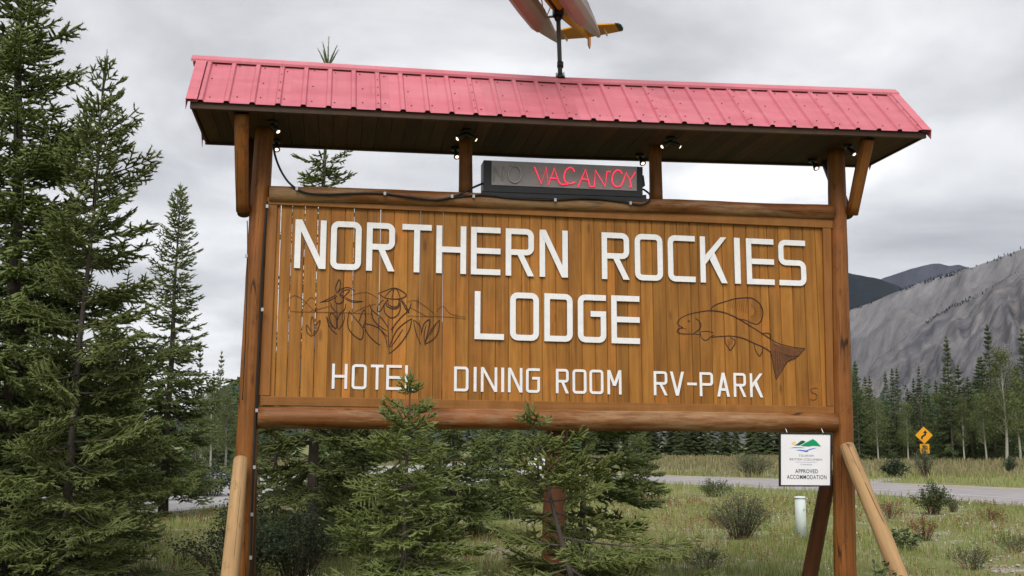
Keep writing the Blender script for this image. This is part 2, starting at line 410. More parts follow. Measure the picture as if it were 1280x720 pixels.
R_SCREE = rock_mat('grey_scree', (0.120, 0.119, 0.128), (0.172, 0.168, 0.176), (0.225, 0.219, 0.221), 110)
R_SPUR = rock_mat('broken_rock', (0.062, 0.063, 0.078), (0.132, 0.129, 0.139), (0.235, 0.226, 0.22), 60)
R_FAR = rock_mat('far_rock', (0.026, 0.030, 0.046), (0.040, 0.044, 0.064), (0.056, 0.060, 0.080), 700)
R_LEFT = rock_mat('far_slope', (0.060, 0.062, 0.085), (0.085, 0.088, 0.105), (0.13, 0.128, 0.14), 400, forest=0.5)
F_HILL = plain('forested_hill', (0.009, 0.013, 0.018), 0.95, spec=0.05, vary=0.45, scale=0.03)
mountain('mountain_far', [(1010,380),(1060,366),(1100,354),(1118,346),(1150,336),(1180,329),(1188,328),(1200,331.5),(1212,329.5),(1228,335),(1260,348),(1330,380)], 6500, 4200, R_FAR, 0.10, seed=1, gully=0.12)
mountain('forested_hill', [(700,480),(900,380),(1000,332),(1062,338),(1085,343),(1110,348),(1135,358),(1160,372),(1200,395)], 3200, 2000, F_HILL, 0.06, seed=2, crest=0.006, gully=0.08)
mountain('scree_mountain', [(760,556),(820,540),(900,480),(980,425),(1065,388),(1100,377),(1140,360),(1180,346),(1230,333),(1280,315),(1340,292),(1450,262),(1600,250),(1900,300)], 1500, 450, R_SCREE, 0.07, nx=260, nt=90, seed=4, crest=0.004, gully=0.05, shear=-0.5)
mountain('scree_spur', [(1040,520),(1100,450),(1150,412),(1180,392),(1200,381),(1240,364),(1280,343),(1400,300),(1550,270),(1800,330)], 900, 330, R_SPUR, 0.16, nx=260, nt=90, seed=6, crest=0.010, gully=0.10, shear=-1.1)
mountain('left_mountain', [(-900,540),(-500,505),(-100,520),(120,548),(230,520),(270,487),(285,478),(300,469),(340,440),(450,395),(600,405),(700,440),(800,492),(900,540)], 2600, 1300, R_LEFT, 0.10, seed=7, gully=0.15)

# ------------------------------------------------------------------ the lodge sign
rs = random.Random(5)
def log_mesh(L, r0, r1, seed=0, n=18, wob=0.03, bow=0.0):
    V = []; F = []; seg = max(6, int(L / 0.09))
    for i in range(seg + 1):
        t = i / seg; z = t * L
        ox = bow * math.sin(t * math.pi) + 0.012 * mnoise.noise(Vector((seed, z * 0.7, 0))); oy = 0.012 * mnoise.noise(Vector((seed + 9, z * 0.7, 3)))
        for k in range(n):
            a = 2 * math.pi * k / n
            r = (r0 + (r1 - r0) * t) * (1 + wob * mnoise.noise(Vector((math.cos(a) * 1.6 + seed, math.sin(a) * 1.6, z * 1.1))) + wob * 0.5 * mnoise.noise(Vector((math.cos(a) * 4, math.sin(a) * 4 + seed, z * 5))))
            V.append((ox + r * math.cos(a), oy + r * math.sin(a), z))
    for i in range(seg):
        for k in range(n): F.append((i*n+k, i*n+(k+1) % n, (i+1)*n+(k+1) % n, (i+1)*n+k))
    F.append(tuple(range(n-1, -1, -1))); F.append(tuple(seg*n + k for k in range(n)))
    me = bpy.data.meshes.new('log'); me.from_pydata(V, [], F)
    sm = [True] * (seg * n) + [False, False]; me.polygons.foreach_set('use_smooth', sm); me.update()
    return me
def log(name, p0, p1, r0, r1, mat, parent, seed=0, wob=0.03, bow=0.0, n=18):
    p0, p1 = Vector(p0), Vector(p1); me = log_mesh((p1 - p0).length, r0, r1, seed, n, wob, bow); me.materials.append(mat)
    o = link(name, me, parent)
    o.matrix_local = Matrix.Translation(p0) @ (p1 - p0).to_track_quat('Z', 'Y').to_matrix().to_4x4()
    return o
sign = empty('lodge_sign', (0, 0, 0))
tag(sign, 'large stained wood lodge sign on log posts under a red metal roof', 'sign')

def vline(pa, pb, z):      # point of the line pa-pb at height z
    t = (z - pa.z) / (pb.z - pa.z); return pa + (pb - pa) * t
SOF = lambda x: 4.775 + 0.010 * x        # soffit height
lpa, lpb = at(326.5, 230, 0.03), at(306, 600, 0.03)
rpa, rpb = at(1045, 200, 0.03), at(1057, 700, 0.03)
zt_ = SOF(lpa.x) - 0.002
lp_top, lp_bot = vline(lpa, lpb, SOF(-2.9) - 0.003), vline(lpa, lpb, -0.3)
rp_top, rp_bot = vline(rpa, rpb, SOF(2.95) - 0.003), vline(rpa, rpb, -0.3)
log('post', lp_bot, lp_top, 0.106, 0.093, W_LOG, sign, 1, wob=0.06)
log('post', rp_bot, rp_top, 0.114, 0.094, W_LOG, sign, 2, wob=0.06)
cpb = vline(at(695, 560, 0.22), at(692, 680, 0.22), -0.3); cpt = vline(at(695, 560, 0.22), at(692, 680, 0.22), 2.6)
log('post', cpb, cpt, 0.118, 0.108, W_DARK, sign, 3)  # shade behind the panel is put into this darker wood colour
for px0, px1, s_ in ((582, 582, 4), (820, 819, 5)):          # short posts between the top log and the soffit
    a_, c_ = at(px0, 238 if s_ == 4 else 250, 0.08), at(px1, 200, 0.08)
    log('post', vline(a_, c_, a_.z - 0.03), vline(a_, c_, SOF(a_.x) - 0.003), 0.072, 0.066, W_DARK if 0 else W_LOG, sign, s_)
# long logs under and over the boards
bl0, bl1 = at(323, 521.5, -0.02), at(1043, 528.5, -0.02)
bot_log = log('log_beam', bl0, bl1, 0.105, 0.100, W_BEAM, sign, 11, wob=0.075)
tl0, tl1 = at(337, 242.5, -0.01), at(1040, 265.5, -0.01)
top_log = log('log_beam', tl0, tl1, 0.082, 0.082, W_BEAM, sign, 12, wob=0.075)

# ---- boards
Z_TOP = lambda X: at(347.5, 255.75, 0).z + (at(1029, 285, 0).z - at(347.5, 255.75, 0).z) * (X - at(347.5, 255.75, 0).x) / (at(1029, 285, 0).x - at(347.5, 255.75, 0).x)
Z_BOT = lambda X: at(337, 496, 0).z + (at(1034, 508.5, 0).z - at(337, 496, 0).z) * (X - at(337, 496, 0).x) / (at(1034, 508.5, 0).x - at(337, 496, 0).x)
edges = [330, 345, 359.5, 376, 392.5, 409.5, 427.5, 438.75, 456, 472.5, 490, 507.5, 523.75, 541.25, 552.5, 569.5, 585.5, 602.5, 619.5, 635.75, 652.5, 662.5, 678, 695.5, 711.5, 728, 744.5, 760, 770.5, 786, 802.5, 818, 834.5, 850, 866, 876, 891, 907, 922.5, 938, 954, 964.5, 979, 994.5, 1010, 1026, 1042]
XE = [at(e_, 450 + 14 * (e_ - 330) / 700, 0).x for e_ in edges]
GAPS = {1: 0.007, 2: 0.004, 3: 0.006, 4: 0.006, 7: 0.003, 9: 0.004, 14: 0.005, 12: 0.003}
for i in range(len(XE) - 1):
    gl = GAPS.get(i, 0.0055) / 2; gr = GAPS.get(i + 1, 0.0055) / 2
    x0, x1 = XE[i] + gl, XE[i + 1] - gr; y = rs.uniform(-0.0012, 0.0012); c = 0.004
    lean = rs.uniform(-0.0012, 0.0012)
    tongue = (i + 1) not in GAPS
    prof = [(x0, y + c), (x0 + c, y), (x1 - c, y), (x1, y + c)]
    if tongue: prof += [(x1, y + 0.011), (x1 + 0.010, y + 0.011), (x1 + 0.010, y + 0.018), (x1, y + 0.018)]
    prof += [(x1, 0.026), (x0, 0.026)]
    if i not in GAPS: prof += [(x0, y + 0.0215), (x0 + 0.0, y + 0.0205)]
    bt, tp = [], []
    for (x_, y_) in prof:
        bt.append((x_ - lean, y_, Z_BOT(x_) - 0.05)); tp.append((x_ + lean, y_, Z_TOP(x_) + 0.05))
    n_ = len(prof); mb = MB()
    mb.add(bt + tp, [list(range(n_)), list(range(2*n_-1, n_-1, -1))] + [(k, k+n_, (k+1) % n_ + n_, (k+1) % n_) for k in range(n_)])
    mb.build('board', W_BOARD, sign)

# ---- trim strips framing the boards (proud of them)
def trim(name, a, b_, c_, d_, y0, y1, mat):
    mb = MB(); A = [at(*p, y0) for p in (a, b_, c_, d_)]
    B = [Vector((p.x, y1, p.z)) for p in A]
    mb.hexa([A[0], A[1], B[1], B[0], A[3], A[2], B[2], B[3]])
    o = mb.build(name, mat, sign)
    bv = o.modifiers.new('edge', 'BEVEL'); bv.width = 0.003; bv.segments = 1
    return o
trim('trim', (334, 255.2), (1041, 285.0), (1041, 274.5), (334, 246.0), -0.034, -0.002, W_TRIM)
trim('trim', (325, 506.5), (1043, 518.2), (1043, 508.2), (325, 495.0), -0.034, -0.002, W_TRIM)
trim('trim', (324, 494.4), (337, 494.6), (346.5, 256.2), (334.5, 255.6), -0.030, -0.002, W_TRIMV)
trim('trim', (1034, 507.6), (1042.5, 507.8), (1039, 285.4), (1028.5, 285.0), -0.030, -0.002, W_TRIMV)

# ---- white letters, each cut from flat strips
YL = -0.020                                   # front of the letters
def polys_for(ch, w_, h_, s):
    """flat strip outlines of a letter in its own box"""
    def arcrect(x0, y0, x1, y1, r, ids, inset):    # points of a rounded corner path
        pts = []
        for (cx, cy, a0) in ids:
            for k in range(4):
                a = math.radians(a0 + 30 * k); pts.append((cx + r * math.cos(a), cy + r * math.sin(a)))
        return pts
    def path(pts, closed=False):
        n = len(pts); L_, R_ = [], []
        for i in range(n):
            p = Vector(pts[i])
            a = Vector(pts[i-1]) if (i > 0 or closed) else None
            b_ = Vector(pts[(i+1) % n]) if (i < n-1 or closed) else None
            d0 = (p - a).normalized() if a is not None else (b_ - p).normalized()
            d1 = (b_ - p).normalized() if b_ is not None else d0
            nn = (Vector((-d0.y, d0.x)) + Vector((-d1.y, d1.x)))
            nn = nn / max(0.25, (1 + d0.dot(d1)))
            L_.append(p + nn * s / 2); R_.append(p - nn * s / 2)
        return ('strip', L_, R_, closed)
    q = s / 2; r = min(0.75 * s + q * 0.2, w_ * 0.3)
    def corner(cx, cy, a0, a1):
        return [(cx + r * math.cos(math.radians(a0 + (a1 - a0) * k / 4)), cy + r * math.sin(math.radians(a0 + (a1 - a0) * k / 4))) for k in range(5)]
    V_ = lambda x0: ('poly', [(x0, 0), (x0 + s, 0), (x0 + s, h_), (x0, h_)])
    H_ = lambda y0, x0, x1: ('poly', [(x0, y0), (x1, y0), (x1, y0 + s), (x0, y0 + s)])
    P_ = lambda *p: ('poly', list(p))
    m_ = h_ * 0.5
    BL, BR, TR, TL = (corner(q + r, q + r, 180, 270), corner(w_ - q - r, q + r, 270, 360), corner(w_ - q - r, h_ - q - r, 0, 90), corner(q + r, h_ - q - r, 90, 180))
    D = 1.12 * s
    if ch == 'N': return [V_(0), V_(w_ - s), P_((0.0, h_), (D, h_), (w_, 0), (w_ - D, 0))]
    if ch == 'O': return [path(BL + BR + TR + TL, True)]
    if ch == 'D': return [V_(0), path([(s, q)] + BR + TR + [(s, h_ - q)])]
    if ch == 'R' or ch == 'P':
        y2 = h_ * 0.44
        o_ = [V_(0), path([(s, y2 + q)] + corner(w_ - q - r, y2 + q + r, 270, 360) + TR + [(s, h_ - q)])]
        if ch == 'R': o_.append(P_((w_ * 0.42, y2 - 0.0005), (w_ * 0.42 + D, y2 - 0.0005), (w_, 0), (w_ - D, 0)))
        return o_
    if ch == 'T': return [H_(h_ - s, 0, w_), P_(((w_ - s) / 2, 0), ((w_ + s) / 2, 0), ((w_ + s) / 2, h_ - s), ((w_ - s) / 2, h_ - s))]
    if ch == 'H': return [V_(0), V_(w_ - s), H_(m_ - q, s, w_ - s)]
    if ch == 'E': return [V_(0), H_(0, s, w_), H_(m_ - q, s, w_), H_(h_ - s, s, w_)]
    if ch == 'L': return [V_(0), H_(0, s, w_)]
    if ch == 'I': return [P_((0, 0), (w_, 0), (w_, h_), (0, h_))]
    if ch == 'C': return [path([(w_, h_ - q)] + TL + BL + [(w_, q)])]
    if ch == 'G': return [path([(w_, h_ - q)] + TL + BL + BR + [(w_ - q, m_ + s * 0.35)]), H_(m_ + s * 0.35 - s * 0.0, w_ * 0.45, w_)]
    if ch == 'S': return [path([(w_, h_ - q)] + TL + corner(q + r, m_ + r, 180, 270) + corner(w_ - q - r, m_ - r, 90, 0) + corner(w_ - q - r, q + r, 360, 270) + [(0, q)])]
    if ch == 'K': return [V_(0), P_((s, h_ * 0.40), (s, h_ * 0.40 + D * 1.5), (w_ - D, h_), (w_, h_)), P_((s + (w_ - s) * 0.20, h_ * 0.50), (s + (w_ - s) * 0.42, h_ * 0.66), (w_, 0), (w_ - D, 0))]
    if ch == 'V': return [P_((0, h_), (D, h_), (w_ / 2 + D / 2, 0), (w_ / 2 - D / 2, 0)), P_((w_ - D, h_), (w_, h_), (w_ / 2 + D / 2, 0), (w_ / 2 - D / 2, 0))]
    if ch == 'A': return [P_((0, 0), (D, 0), (w_ / 2 + D / 2, h_), (w_ / 2 - D / 2, h_)), P_((w_ - D, 0), (w_, 0), (w_ / 2 + D / 2, h_), (w_ / 2 - D / 2, h_)), H_(h_ * 0.24, w_ * 0.24, w_ * 0.76)]
    if ch == 'M': return [V_(0), V_(w_ - s), P_((0, h_), (D, h_), (w_ / 2 + D / 2, h_ * 0.35), (w_ / 2 - D / 2, h_ * 0.35)), P_((w_ - D, h_), (w_, h_), (w_ / 2 + D / 2, h_ * 0.35), (w_ / 2 - D / 2, h_ * 0.35))]
    if ch == '-': return [P_((0, m_ - q), (w_, m_ - q), (w_, m_ + q), (0, m_ + q))]
def letter(ch, xa, xb, ytop, ybot, s, depth):
    xc = (xa + xb) / 2; slant = -0.035 * (xc - 690) / 360   # uprights follow the picture's verticals
    TLc, BLc, BRc = at(xa + slant, ytop(xa), YL), at(xa, ybot(xa), YL), at(xb, ybot(xb), YL)
    ux = BRc - BLc; w_ = ux.length; ux.normalize(); uz = TLc - BLc; h_ = uz.length; uz = Vector((0, 0, 1)) - ux * 0.25 * ux.z; uz.normalize()
    mb = MB()
    for k, el in enumerate(polys_for(ch, w_, h_, s)):
        y0 = -0.0012 * k
        T = lambda p: BLc + ux * p[0] + uz * p[1] + Vector((0, y0, 0))
        back = Vector((0, depth - y0, 0))
        if el[0] == 'poly': mb.prism([T(p) for p in el[1]], back)
        else:
            L_, R_, cl = el[1], el[2], el[3]; n = len(L_)
            a = [T(p) for p in L_]; c = [T(p) for p in R_]
            vs = a + c + [p + back for p in a] + [p + back for p in c]; fs = []
            for i in range(n if cl else n - 1):
                j = (i + 1) % n
                fs += [(i, j, n+j, n+i), (2*n+i, 3*n+i, 3*n+j, 2*n+j), (i, 2*n+i, 2*n+j, j), (n+i, n+j, 3*n+j, 3*n+i)]
            if not cl: fs += [(0, n, 3*n, 2*n), (n-1, 3*n-1, 4*n-1, 2*n-1)]
            mb.add(vs, fs)
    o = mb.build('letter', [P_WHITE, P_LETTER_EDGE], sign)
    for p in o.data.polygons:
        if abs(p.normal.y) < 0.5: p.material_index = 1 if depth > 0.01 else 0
    return o
lin = lambda x0, y0, x1, y1: (lambda x: y0 + (y1 - y0) * (x - x0) / (x1 - x0))
t1, b1 = lin(370, 274.2, 990, 300.2), lin(370, 335, 990, 357)
for ch, a_, c_ in (('N',367.5,406.8),('O',412.5,451),('R',457.5,493),('T',502,539),('H',545,582.5),('E',588.5,625.5),('R',632,667.5),('N',674.5,710),('R',752.5,787),('O',794,829),('C',835.5,869.8),('K',876,909.5),('I',919,926.3),('E',934,968.5),('S',974.5,1008.5)):
    letter(ch, a_, c_, t1, b1, 0.0575, 0.019)
t2, b2 = lin(593, 363.8, 800, 370.2), lin(593, 423.8, 800, 430)
for ch, a_, c_ in (('L',593,630),('O',637.5,673.8),('D',680.5,716),('G',722.5,758),('E',764.5,800)):
    letter(ch, a_, c_, t2, b2, 0.0575, 0.019)
t3, b3 = lin(414, 454.5, 954, 467), lin(414, 485.8, 954, 496.8)
YL = -0.007
for ch, a_, c_ in (('H',414.5,433.8),('O',439.3,458),('T',463,479),('E',482.5,501.8),('L',506,520),
                   ('D',567.5,585.5),('I',592,595.6),('N',601,621.5),('I',626.5,630.2),('N',635,653),('G',657.5,675),
                   ('R',695,711),('O',715.8,733.3),('O',737,754.5),('M',759.5,777),
                   ('R',817.5,834.5),('V',838,855.5),('-',859.5,871.5),('P',875,891.8),('A',896.8,912.5),('R',917.5,933),('K',938,954)):
    letter(ch, a_, c_, t3, b3, 0.0265, 0.006)

# ---- drawings burnt into the boards, traced as thin dark lines just proud of the wood
def ribbon(mb, pts, w_, y, mi=0):
    P = [at(px, py, y) for px, py in pts]
    if len(P) > 2:
        P = smooth_poly(P, 4)
    L_, R_ = [], []
    for i, p in enumerate(P):
        d = P[min(i+1, len(P)-1)] - P[max(i-1, 0)]; d.y = 0
        if d.length < 1e-6: d = Vector((1, 0, 0))
        d.normalize(); nn = Vector((-d.z, 0, d.x))
        tt = i / (len(P) - 1); ww = w_ * (0.55 + 0.45 * math.sin(math.pi * min(max(tt, 0.08), 0.92)))
        L_.append(p + nn * ww / 2); R_.append(p - nn * ww / 2)
    n = len(P); k_ = Vector((0, 0.0012, 0))
    vs = L_ + R_ + [p + k_ for p in L_] + [p + k_ for p in R_]
    fs = []
    for i in range(n-1): fs += [(i, i+1, n+i+1, n+i), (i, 2*n+i, 2*n+i+1, i+1), (n+i, n+i+1, 3*n+i+1, 3*n+i)]
    mb.add(vs, fs, mi)
def fillpoly(mb, pts, y, mi):
    mb.prism([at(px, py, y) for px, py in pts], (0, 0.001, 0), mi)
DRAW = [P_BURN, P_BURN_SOFT, P_BURN_WASH]
fz = lambda L_: [(836 + x / 6.0, 360 + y / 6.0) for x, y in L_]
mb = MB(); k0 = [0]
def RB(pts, w_=0.013, mi=0):
    k0[0] += 1; ribbon(mb, pts, w_, -0.0022 - 0.00006 * k0[0], mi)
fillpoly(mb, fz([(770,400),(815,425),(860,435),(945,452),(1022,455),(960,520),(890,555),(845,630),(805,688),(785,590),(768,490),(775,440)]), -0.0019, 2)
RB(fz([(62,265),(75,240),(110,215),(160,195),(240,178),(320,170),(390,178),(450,197),(530,235),(610,285),(690,335),(760,380),(820,415),(880,432),(950,447),(1022,453)]))
RB(fz([(62,265),(80,283),(105,300),(80,303),(65,320),(70,335),(110,345),(180,345),(240,350)]))
RB(fz([(105,300),(135,310)]), 0.008)
RB(fz([(200,228),(225,245),(240,275),(235,300),(215,322),(185,342)]))
RB(fz([(238,328),(290,325),(335,335)]), 0.009); RB(fz([(236,330),(245,370),(270,392),(295,385),(315,365),(340,352)]), 0.010)
RB(fz([(318,368),(400,362),(460,360),(520,368),(570,382),(640,415),(710,445),(755,475),(770,500),(785,590),(805,688)]))
RB(fz([(1022,453),(985,495),(950,525),(890,555),(860,600),(805,688)]), 0.011)
RB(fz([(312,168),(330,140),(370,118),(430,100),(490,82),(560,74),(620,76),(660,98),(690,130),(706,175),(700,225),(685,255),(660,272),(620,262),(580,243),(535,232)]))
RB(fz([(535,235),(570,260),(620,290)]), 0.008)
RB(fz([(705,340),(740,338),(762,350),(765,370),(750,380)]), 0.011)
RB(fz([(422,365),(425,410),(445,445),(460,467),(480,445),(497,412),(490,385),(460,372)]), 0.011)
RB(fz([(640,420),(650,465),(670,500),(683,510),(700,480),(705,450)]), 0.011)
RB(fz([(150,240),(158,248),(150,256),(143,248),(150,240)]), 0.008)
for k in range(15):
    a_ = math.radians(-78 + k * 11); 
    RB(fz([(612 + 30 * math.cos(a_), 175 + 35 * math.sin(a_)), (612 + 88 * math.cos(a_), 175 + 92 * math.sin(a_))]), 0.0045, 1)
for k in range(10): RB(fz([(440 + 17*k, 140 + 6*k), (455 + 16*k, 96 - 1.2*k)]), 0.004, 1)
for k in range(9): RB(fz([(800 + 12*k, 460 + 6*k), (800 + 22*k, 640 - 16*k)]), 0.004, 0)
for k in range(4): RB(fz([(440 + 13*k, 385), (452 + 7*k, 440 - 8*k)]), 0.004, 1)
RB([(1022, 485.5), (1018, 484.8), (1013.5, 487), (1015, 490.5), (1020.5, 493), (1021, 497.5), (1017, 500), (1013, 499)], 0.007, 1)
mb.build('fish_drawing', DRAW, sign, fix=False)
oz = lambda L_: [(350 + x / 5.333, 340 + y / 5.333) for x, y in L_]
mb = MB(); k0 = [0]
for L_ in ([(378,140),(372,100),(395,50),(403,90),(385,135)],[(385,140),(410,112),(460,104),(500,128)],[(398,155),(420,125),(465,120),(430,160),(410,170)],[(265,203),(320,180),(375,152)],[(275,200),(330,190),(380,160)],[(430,165),(480,190),(555,195)],[(432,178),(490,202),(550,197)],[(370,165),(368,195),(385,210),(410,205),(425,180),(420,160),(400,150)],[(395,145),(405,150),(400,165)],
    [(378,210),(380,300),(385,375)],[(335,205),(350,240),(375,265)],[(438,210),(430,250),(395,285),(385,320)],[(340,270),(330,300),(345,350),(375,375),(372,300),(340,270)],[(432,275),(425,330),(390,385)],[(310,295),(320,340),(345,385),(380,415)],[(312,300),(350,370)],
    [(462,262),(452,310),(455,370),(490,420),(540,450),(555,410),(550,370),(510,320),(462,262)],[(525,330),(560,250),(570,310),(555,370)],
    [(655,142),(700,125),(760,106),(810,125),(842,155),(810,175),(760,180),(700,172),(655,142)],[(700,165),(730,130),(760,108)],[(745,172),(762,112)],[(800,168),(785,125),(765,108)],
    [(690,185),(660,215),(650,255),(665,262),(690,225),(718,182)],[(790,180),(820,210),(840,250),(860,270),(830,210),(805,180)],[(720,185),(722,215),(750,232),(785,225),(795,185)],[(708,195),(712,225),(750,245),(790,235),(800,200)],[(695,210),(695,260),(720,295),(750,305),(785,285),(803,240),(800,200)],
    [(595,215),(620,260),(680,310),(720,370)],[(610,250),(615,300),(650,350),(710,390)],[(720,310),(722,430),(728,545)],[(560,345),(600,350),(660,375),(715,430)],[(555,350),(590,420),(640,470),(668,485)],[(875,205),(860,250),(800,310),(740,385)],[(780,330),(760,360),(745,400)],[(880,310),(830,340),(770,400),(730,500)],[(878,315),(860,390),(800,480),(728,545)],[(820,380),(780,440),(740,500)],[(650,360),(700,430),(715,500)],
    [(890,320),(905,400),(940,485)],[(892,318),(935,360),(942,420)],[(945,400),(960,345),(998,318),(990,380),(965,475)],[(975,350),(960,420),(968,490)],[(1065,318),(1010,380),(965,478)],[(1065,320),(1055,400),(1020,450),(965,480)],[(1040,350),(1000,420)]):
    RB(oz(L_), 0.0105 if len(L_) > 3 else 0.008, 0)
for L_ in ([(40,195),(90,157),(140,175),(200,230),(235,268)],[(150,235),(205,170),(245,200)],[(45,258),(140,265),(330,268),(480,272),(620,280)],[(200,260),(280,240),(340,225)],[(470,155),(575,135),(660,180)],[(480,275),(560,235),(640,212)],[(845,200),(900,188),(950,215),(1010,260),(1040,290)],[(870,235),(930,270),(985,298)],[(850,292),(1000,296),(1130,300),(1240,312)],[(1040,265),(1070,235),(1095,232),(1140,280),(1240,300)]):
    RB(oz(L_), 0.0045, 1)
for L_ in ([(212,430),(180,400),(178,350),(205,395)],[(212,425),(205,350),(215,295),(230,360),(222,420)],[(215,425),(250,385),(268,320),(240,350)]):
    RB(oz(L_), 0.010, 1)
mb.build('orchid_drawing', DRAW, sign, fix=False)

# ---- roof: ribbed sheets on both slopes, ridge cap, fascia and soffit boards
RX0, RX1, DEP, RZ, EZ = -3.655, 3.80, 0.612, 5.445, 4.825
def sag(x, k=1.0):
    xc = 0.02
    return 0.012 * x - 0.045 * k * max(0, 1 - abs(x - xc) / 3.7)
nsheet = 8; sw = (RX1 - RX0) / nsheet
for side in (-1, 1):
    ey = side * DEP; sl_ = Vector((0, ey, EZ - RZ)); ln = sl_.length; sl_.normalize()
    nrm = Vector((0, side * (RZ - EZ), DEP)).normalized()
    for i in range(nsheet):
        x0 = RX0 + i * sw; prof = []
        pitch = sw / 4
        for k in range(4):
            xx = x0 + k * pitch
            prof += [(xx, 0.0), (xx + pitch * 0.40, 0.0), (xx + pitch * 0.46, 0.022), (xx + pitch * 0.60, 0.022), (xx + pitch * 0.66, 0.0)]
            if k == 3: prof += [(xx + pitch - 0.0006, 0.0)]
        mb = MB(); rows = []; lift = 0.0006 * (i % 2)
        for t in (0.0, 0.35, 0.7, 1.0):
            row = []
            for (x_, h_) in prof:
                p = Vector((x_, 0, RZ)) + sl_ * (ln * t * 1.03) + nrm * (h_ + lift + 0.001 * mnoise.noise(Vector((x_ * 3, t * 3, side))))
                p.z += sag(x_, 1 - 0.5 * t); row.append(p)
            rows.append(row)
        n = len(prof)
        vs = [p for r_ in rows for p in r_]; vs += [p - nrm * 0.0018 for p in vs]; off = len(vs) // 2; fs = []
        for a_ in range(3):
            for k in range(n - 1):
                q = (a_*n+k, a_*n+k+1, (a_+1)*n+k+1, (a_+1)*n+k); fs += [q, tuple(off + z for z in reversed(q))]
        for k in range(n - 1):
            fs += [(3*n+k, 3*n+k+1, off+3*n+k+1, off+3*n+k)]
        mb.add(vs, fs); mb.build('roof_sheet', P_ROOF, sign)
    # screws, all of one slope joined
    mb = MB()
    for i in range(nsheet * 4):
        for t, odd in ((0.16, 1), (0.5, 0), (0.88, 0)):
            if (t == 0.5 and i % 2): continue
            x_ = RX0 + (i + 0.82 + rs.uniform(-0.08, 0.08)) * sw / 4
            tt = t + rs.uniform(-0.04, 0.04)
            p = Vector((x_, 0, RZ)) + sl_ * (ln * tt) + nrm * 0.003; p.z += sag(x_, 1 - 0.5 * tt)
            mb.tube([p - nrm * 0.003, p + nrm * 0.004], 0.0075, 6)
        if i % 4 == 3:
            for k in range(5):
                x_ = RX0 + (i + 0.53) * sw / 4; tt = 0.12 + k * 0.2
                p = Vector((x_, 0, RZ)) + sl_ * (ln * tt) + nrm * 0.023; p.z += sag(x_, 1 - 0.5 * tt)
                mb.tube([p - nrm * 0.003, p + nrm * 0.004], 0.0075, 6)
    o = mb.build('roof_screws', P_SCREW, sign); o['kind'] = 'stuff'
    # ridge cap half and barge trims
    mb = MB(); n = 24; vs = []
    x0, x1 = RX0 - 0.055, RX1 + 0.01
    capw = 0.085
    for i in range(n + 1):
        x_ = x0 + (x1 - x0) * i / n
        for (t, h_) in ((0.0, 0.045), (capw * 0.85, 0.040), (capw, 0.0235)):
            p = Vector((x_, 0, RZ)) + sl_ * t + nrm * h_ + Vector((0, 0, 0.010 if t == 0 else 0)); p.z += sag(x_); vs.append(p)
            if t == 0: p.y = side * 0.001
    vs += [p - Vector((0, 0, 0.004)) for p in vs]; off = len(vs) // 2; fs = []
    for i in range(n):
        for k in range(2):
            q = (i*3+k, (i+1)*3+k, (i+1)*3+k+1, i*3+k+1); fs += [q, tuple(off + z for z in reversed(q))]
        fs += [(i*3+2, (i+1)*3+2, off+(i+1)*3+2, off+i*3+2)]
    mb.add(vs, fs); mb.build('ridge_cap', P_ROOF, sign)
    for xe in (RX0 - 0.006, RX1 + 0.006):     # folded edge trim on the gable
        mb = MB(); A = []
        sx_ = 1 if xe < 0 else -1
        for t in (0.08, 1.035):
            p = Vector((xe, 0, RZ)) + sl_ * (ln * t); p.z += sag(xe, 1 - 0.5 * t); A.append(p)
        a_, c_ = A; wv = Vector((sx_ * 0.10, 0, 0)); th = nrm * 0.004
        mb.hexa([a_ + nrm*0.025, c_ + nrm*0.025, c_ + nrm*0.025 + wv, a_ + nrm*0.025 + wv, a_ + nrm*0.029, c_ + nrm*0.029, c_ + nrm*0.029 + wv, a_ + nrm*0.029 + wv])
        dn = Vector((sx_ * 0.004, 0, 0)); lo = Vector((0, 0, -0.075))
        mb.hexa([a_ + nrm*0.0245, c_ + nrm*0.0245, c_ + nrm*0.0245 + dn, a_ + nrm*0.0245 + dn, a_ + lo, c_ + lo, c_ + lo + dn, a_ + lo + dn])
        mb.build('barge_trim', P_ROOF, sign)
# fascia
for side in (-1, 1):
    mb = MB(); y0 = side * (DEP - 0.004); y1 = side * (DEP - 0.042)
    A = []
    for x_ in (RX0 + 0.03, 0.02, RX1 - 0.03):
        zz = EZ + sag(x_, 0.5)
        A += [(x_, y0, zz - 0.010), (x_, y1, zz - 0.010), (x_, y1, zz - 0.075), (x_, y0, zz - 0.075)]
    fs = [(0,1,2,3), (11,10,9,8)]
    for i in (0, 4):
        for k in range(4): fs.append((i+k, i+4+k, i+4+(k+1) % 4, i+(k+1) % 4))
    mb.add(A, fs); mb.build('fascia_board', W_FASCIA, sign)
for xe in (RX0 + 0.035, RX1 - 0.035):         # gable end boards
    mb = MB(); s_ = 1 if xe < 0 else -1
    zz = sag(xe, 0.5)
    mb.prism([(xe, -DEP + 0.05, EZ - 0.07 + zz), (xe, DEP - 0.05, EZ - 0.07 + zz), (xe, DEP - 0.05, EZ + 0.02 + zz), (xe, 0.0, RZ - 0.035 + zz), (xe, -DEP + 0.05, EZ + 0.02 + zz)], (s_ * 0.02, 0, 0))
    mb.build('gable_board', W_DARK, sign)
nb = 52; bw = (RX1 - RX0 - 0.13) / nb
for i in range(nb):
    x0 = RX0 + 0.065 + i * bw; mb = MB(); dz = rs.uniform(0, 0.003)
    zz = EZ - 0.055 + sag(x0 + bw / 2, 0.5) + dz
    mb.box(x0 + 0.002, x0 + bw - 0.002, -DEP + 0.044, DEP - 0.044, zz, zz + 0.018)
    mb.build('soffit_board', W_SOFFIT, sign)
SOFZ = lambda x_: EZ - 0.055 + sag(x_, 0.5)

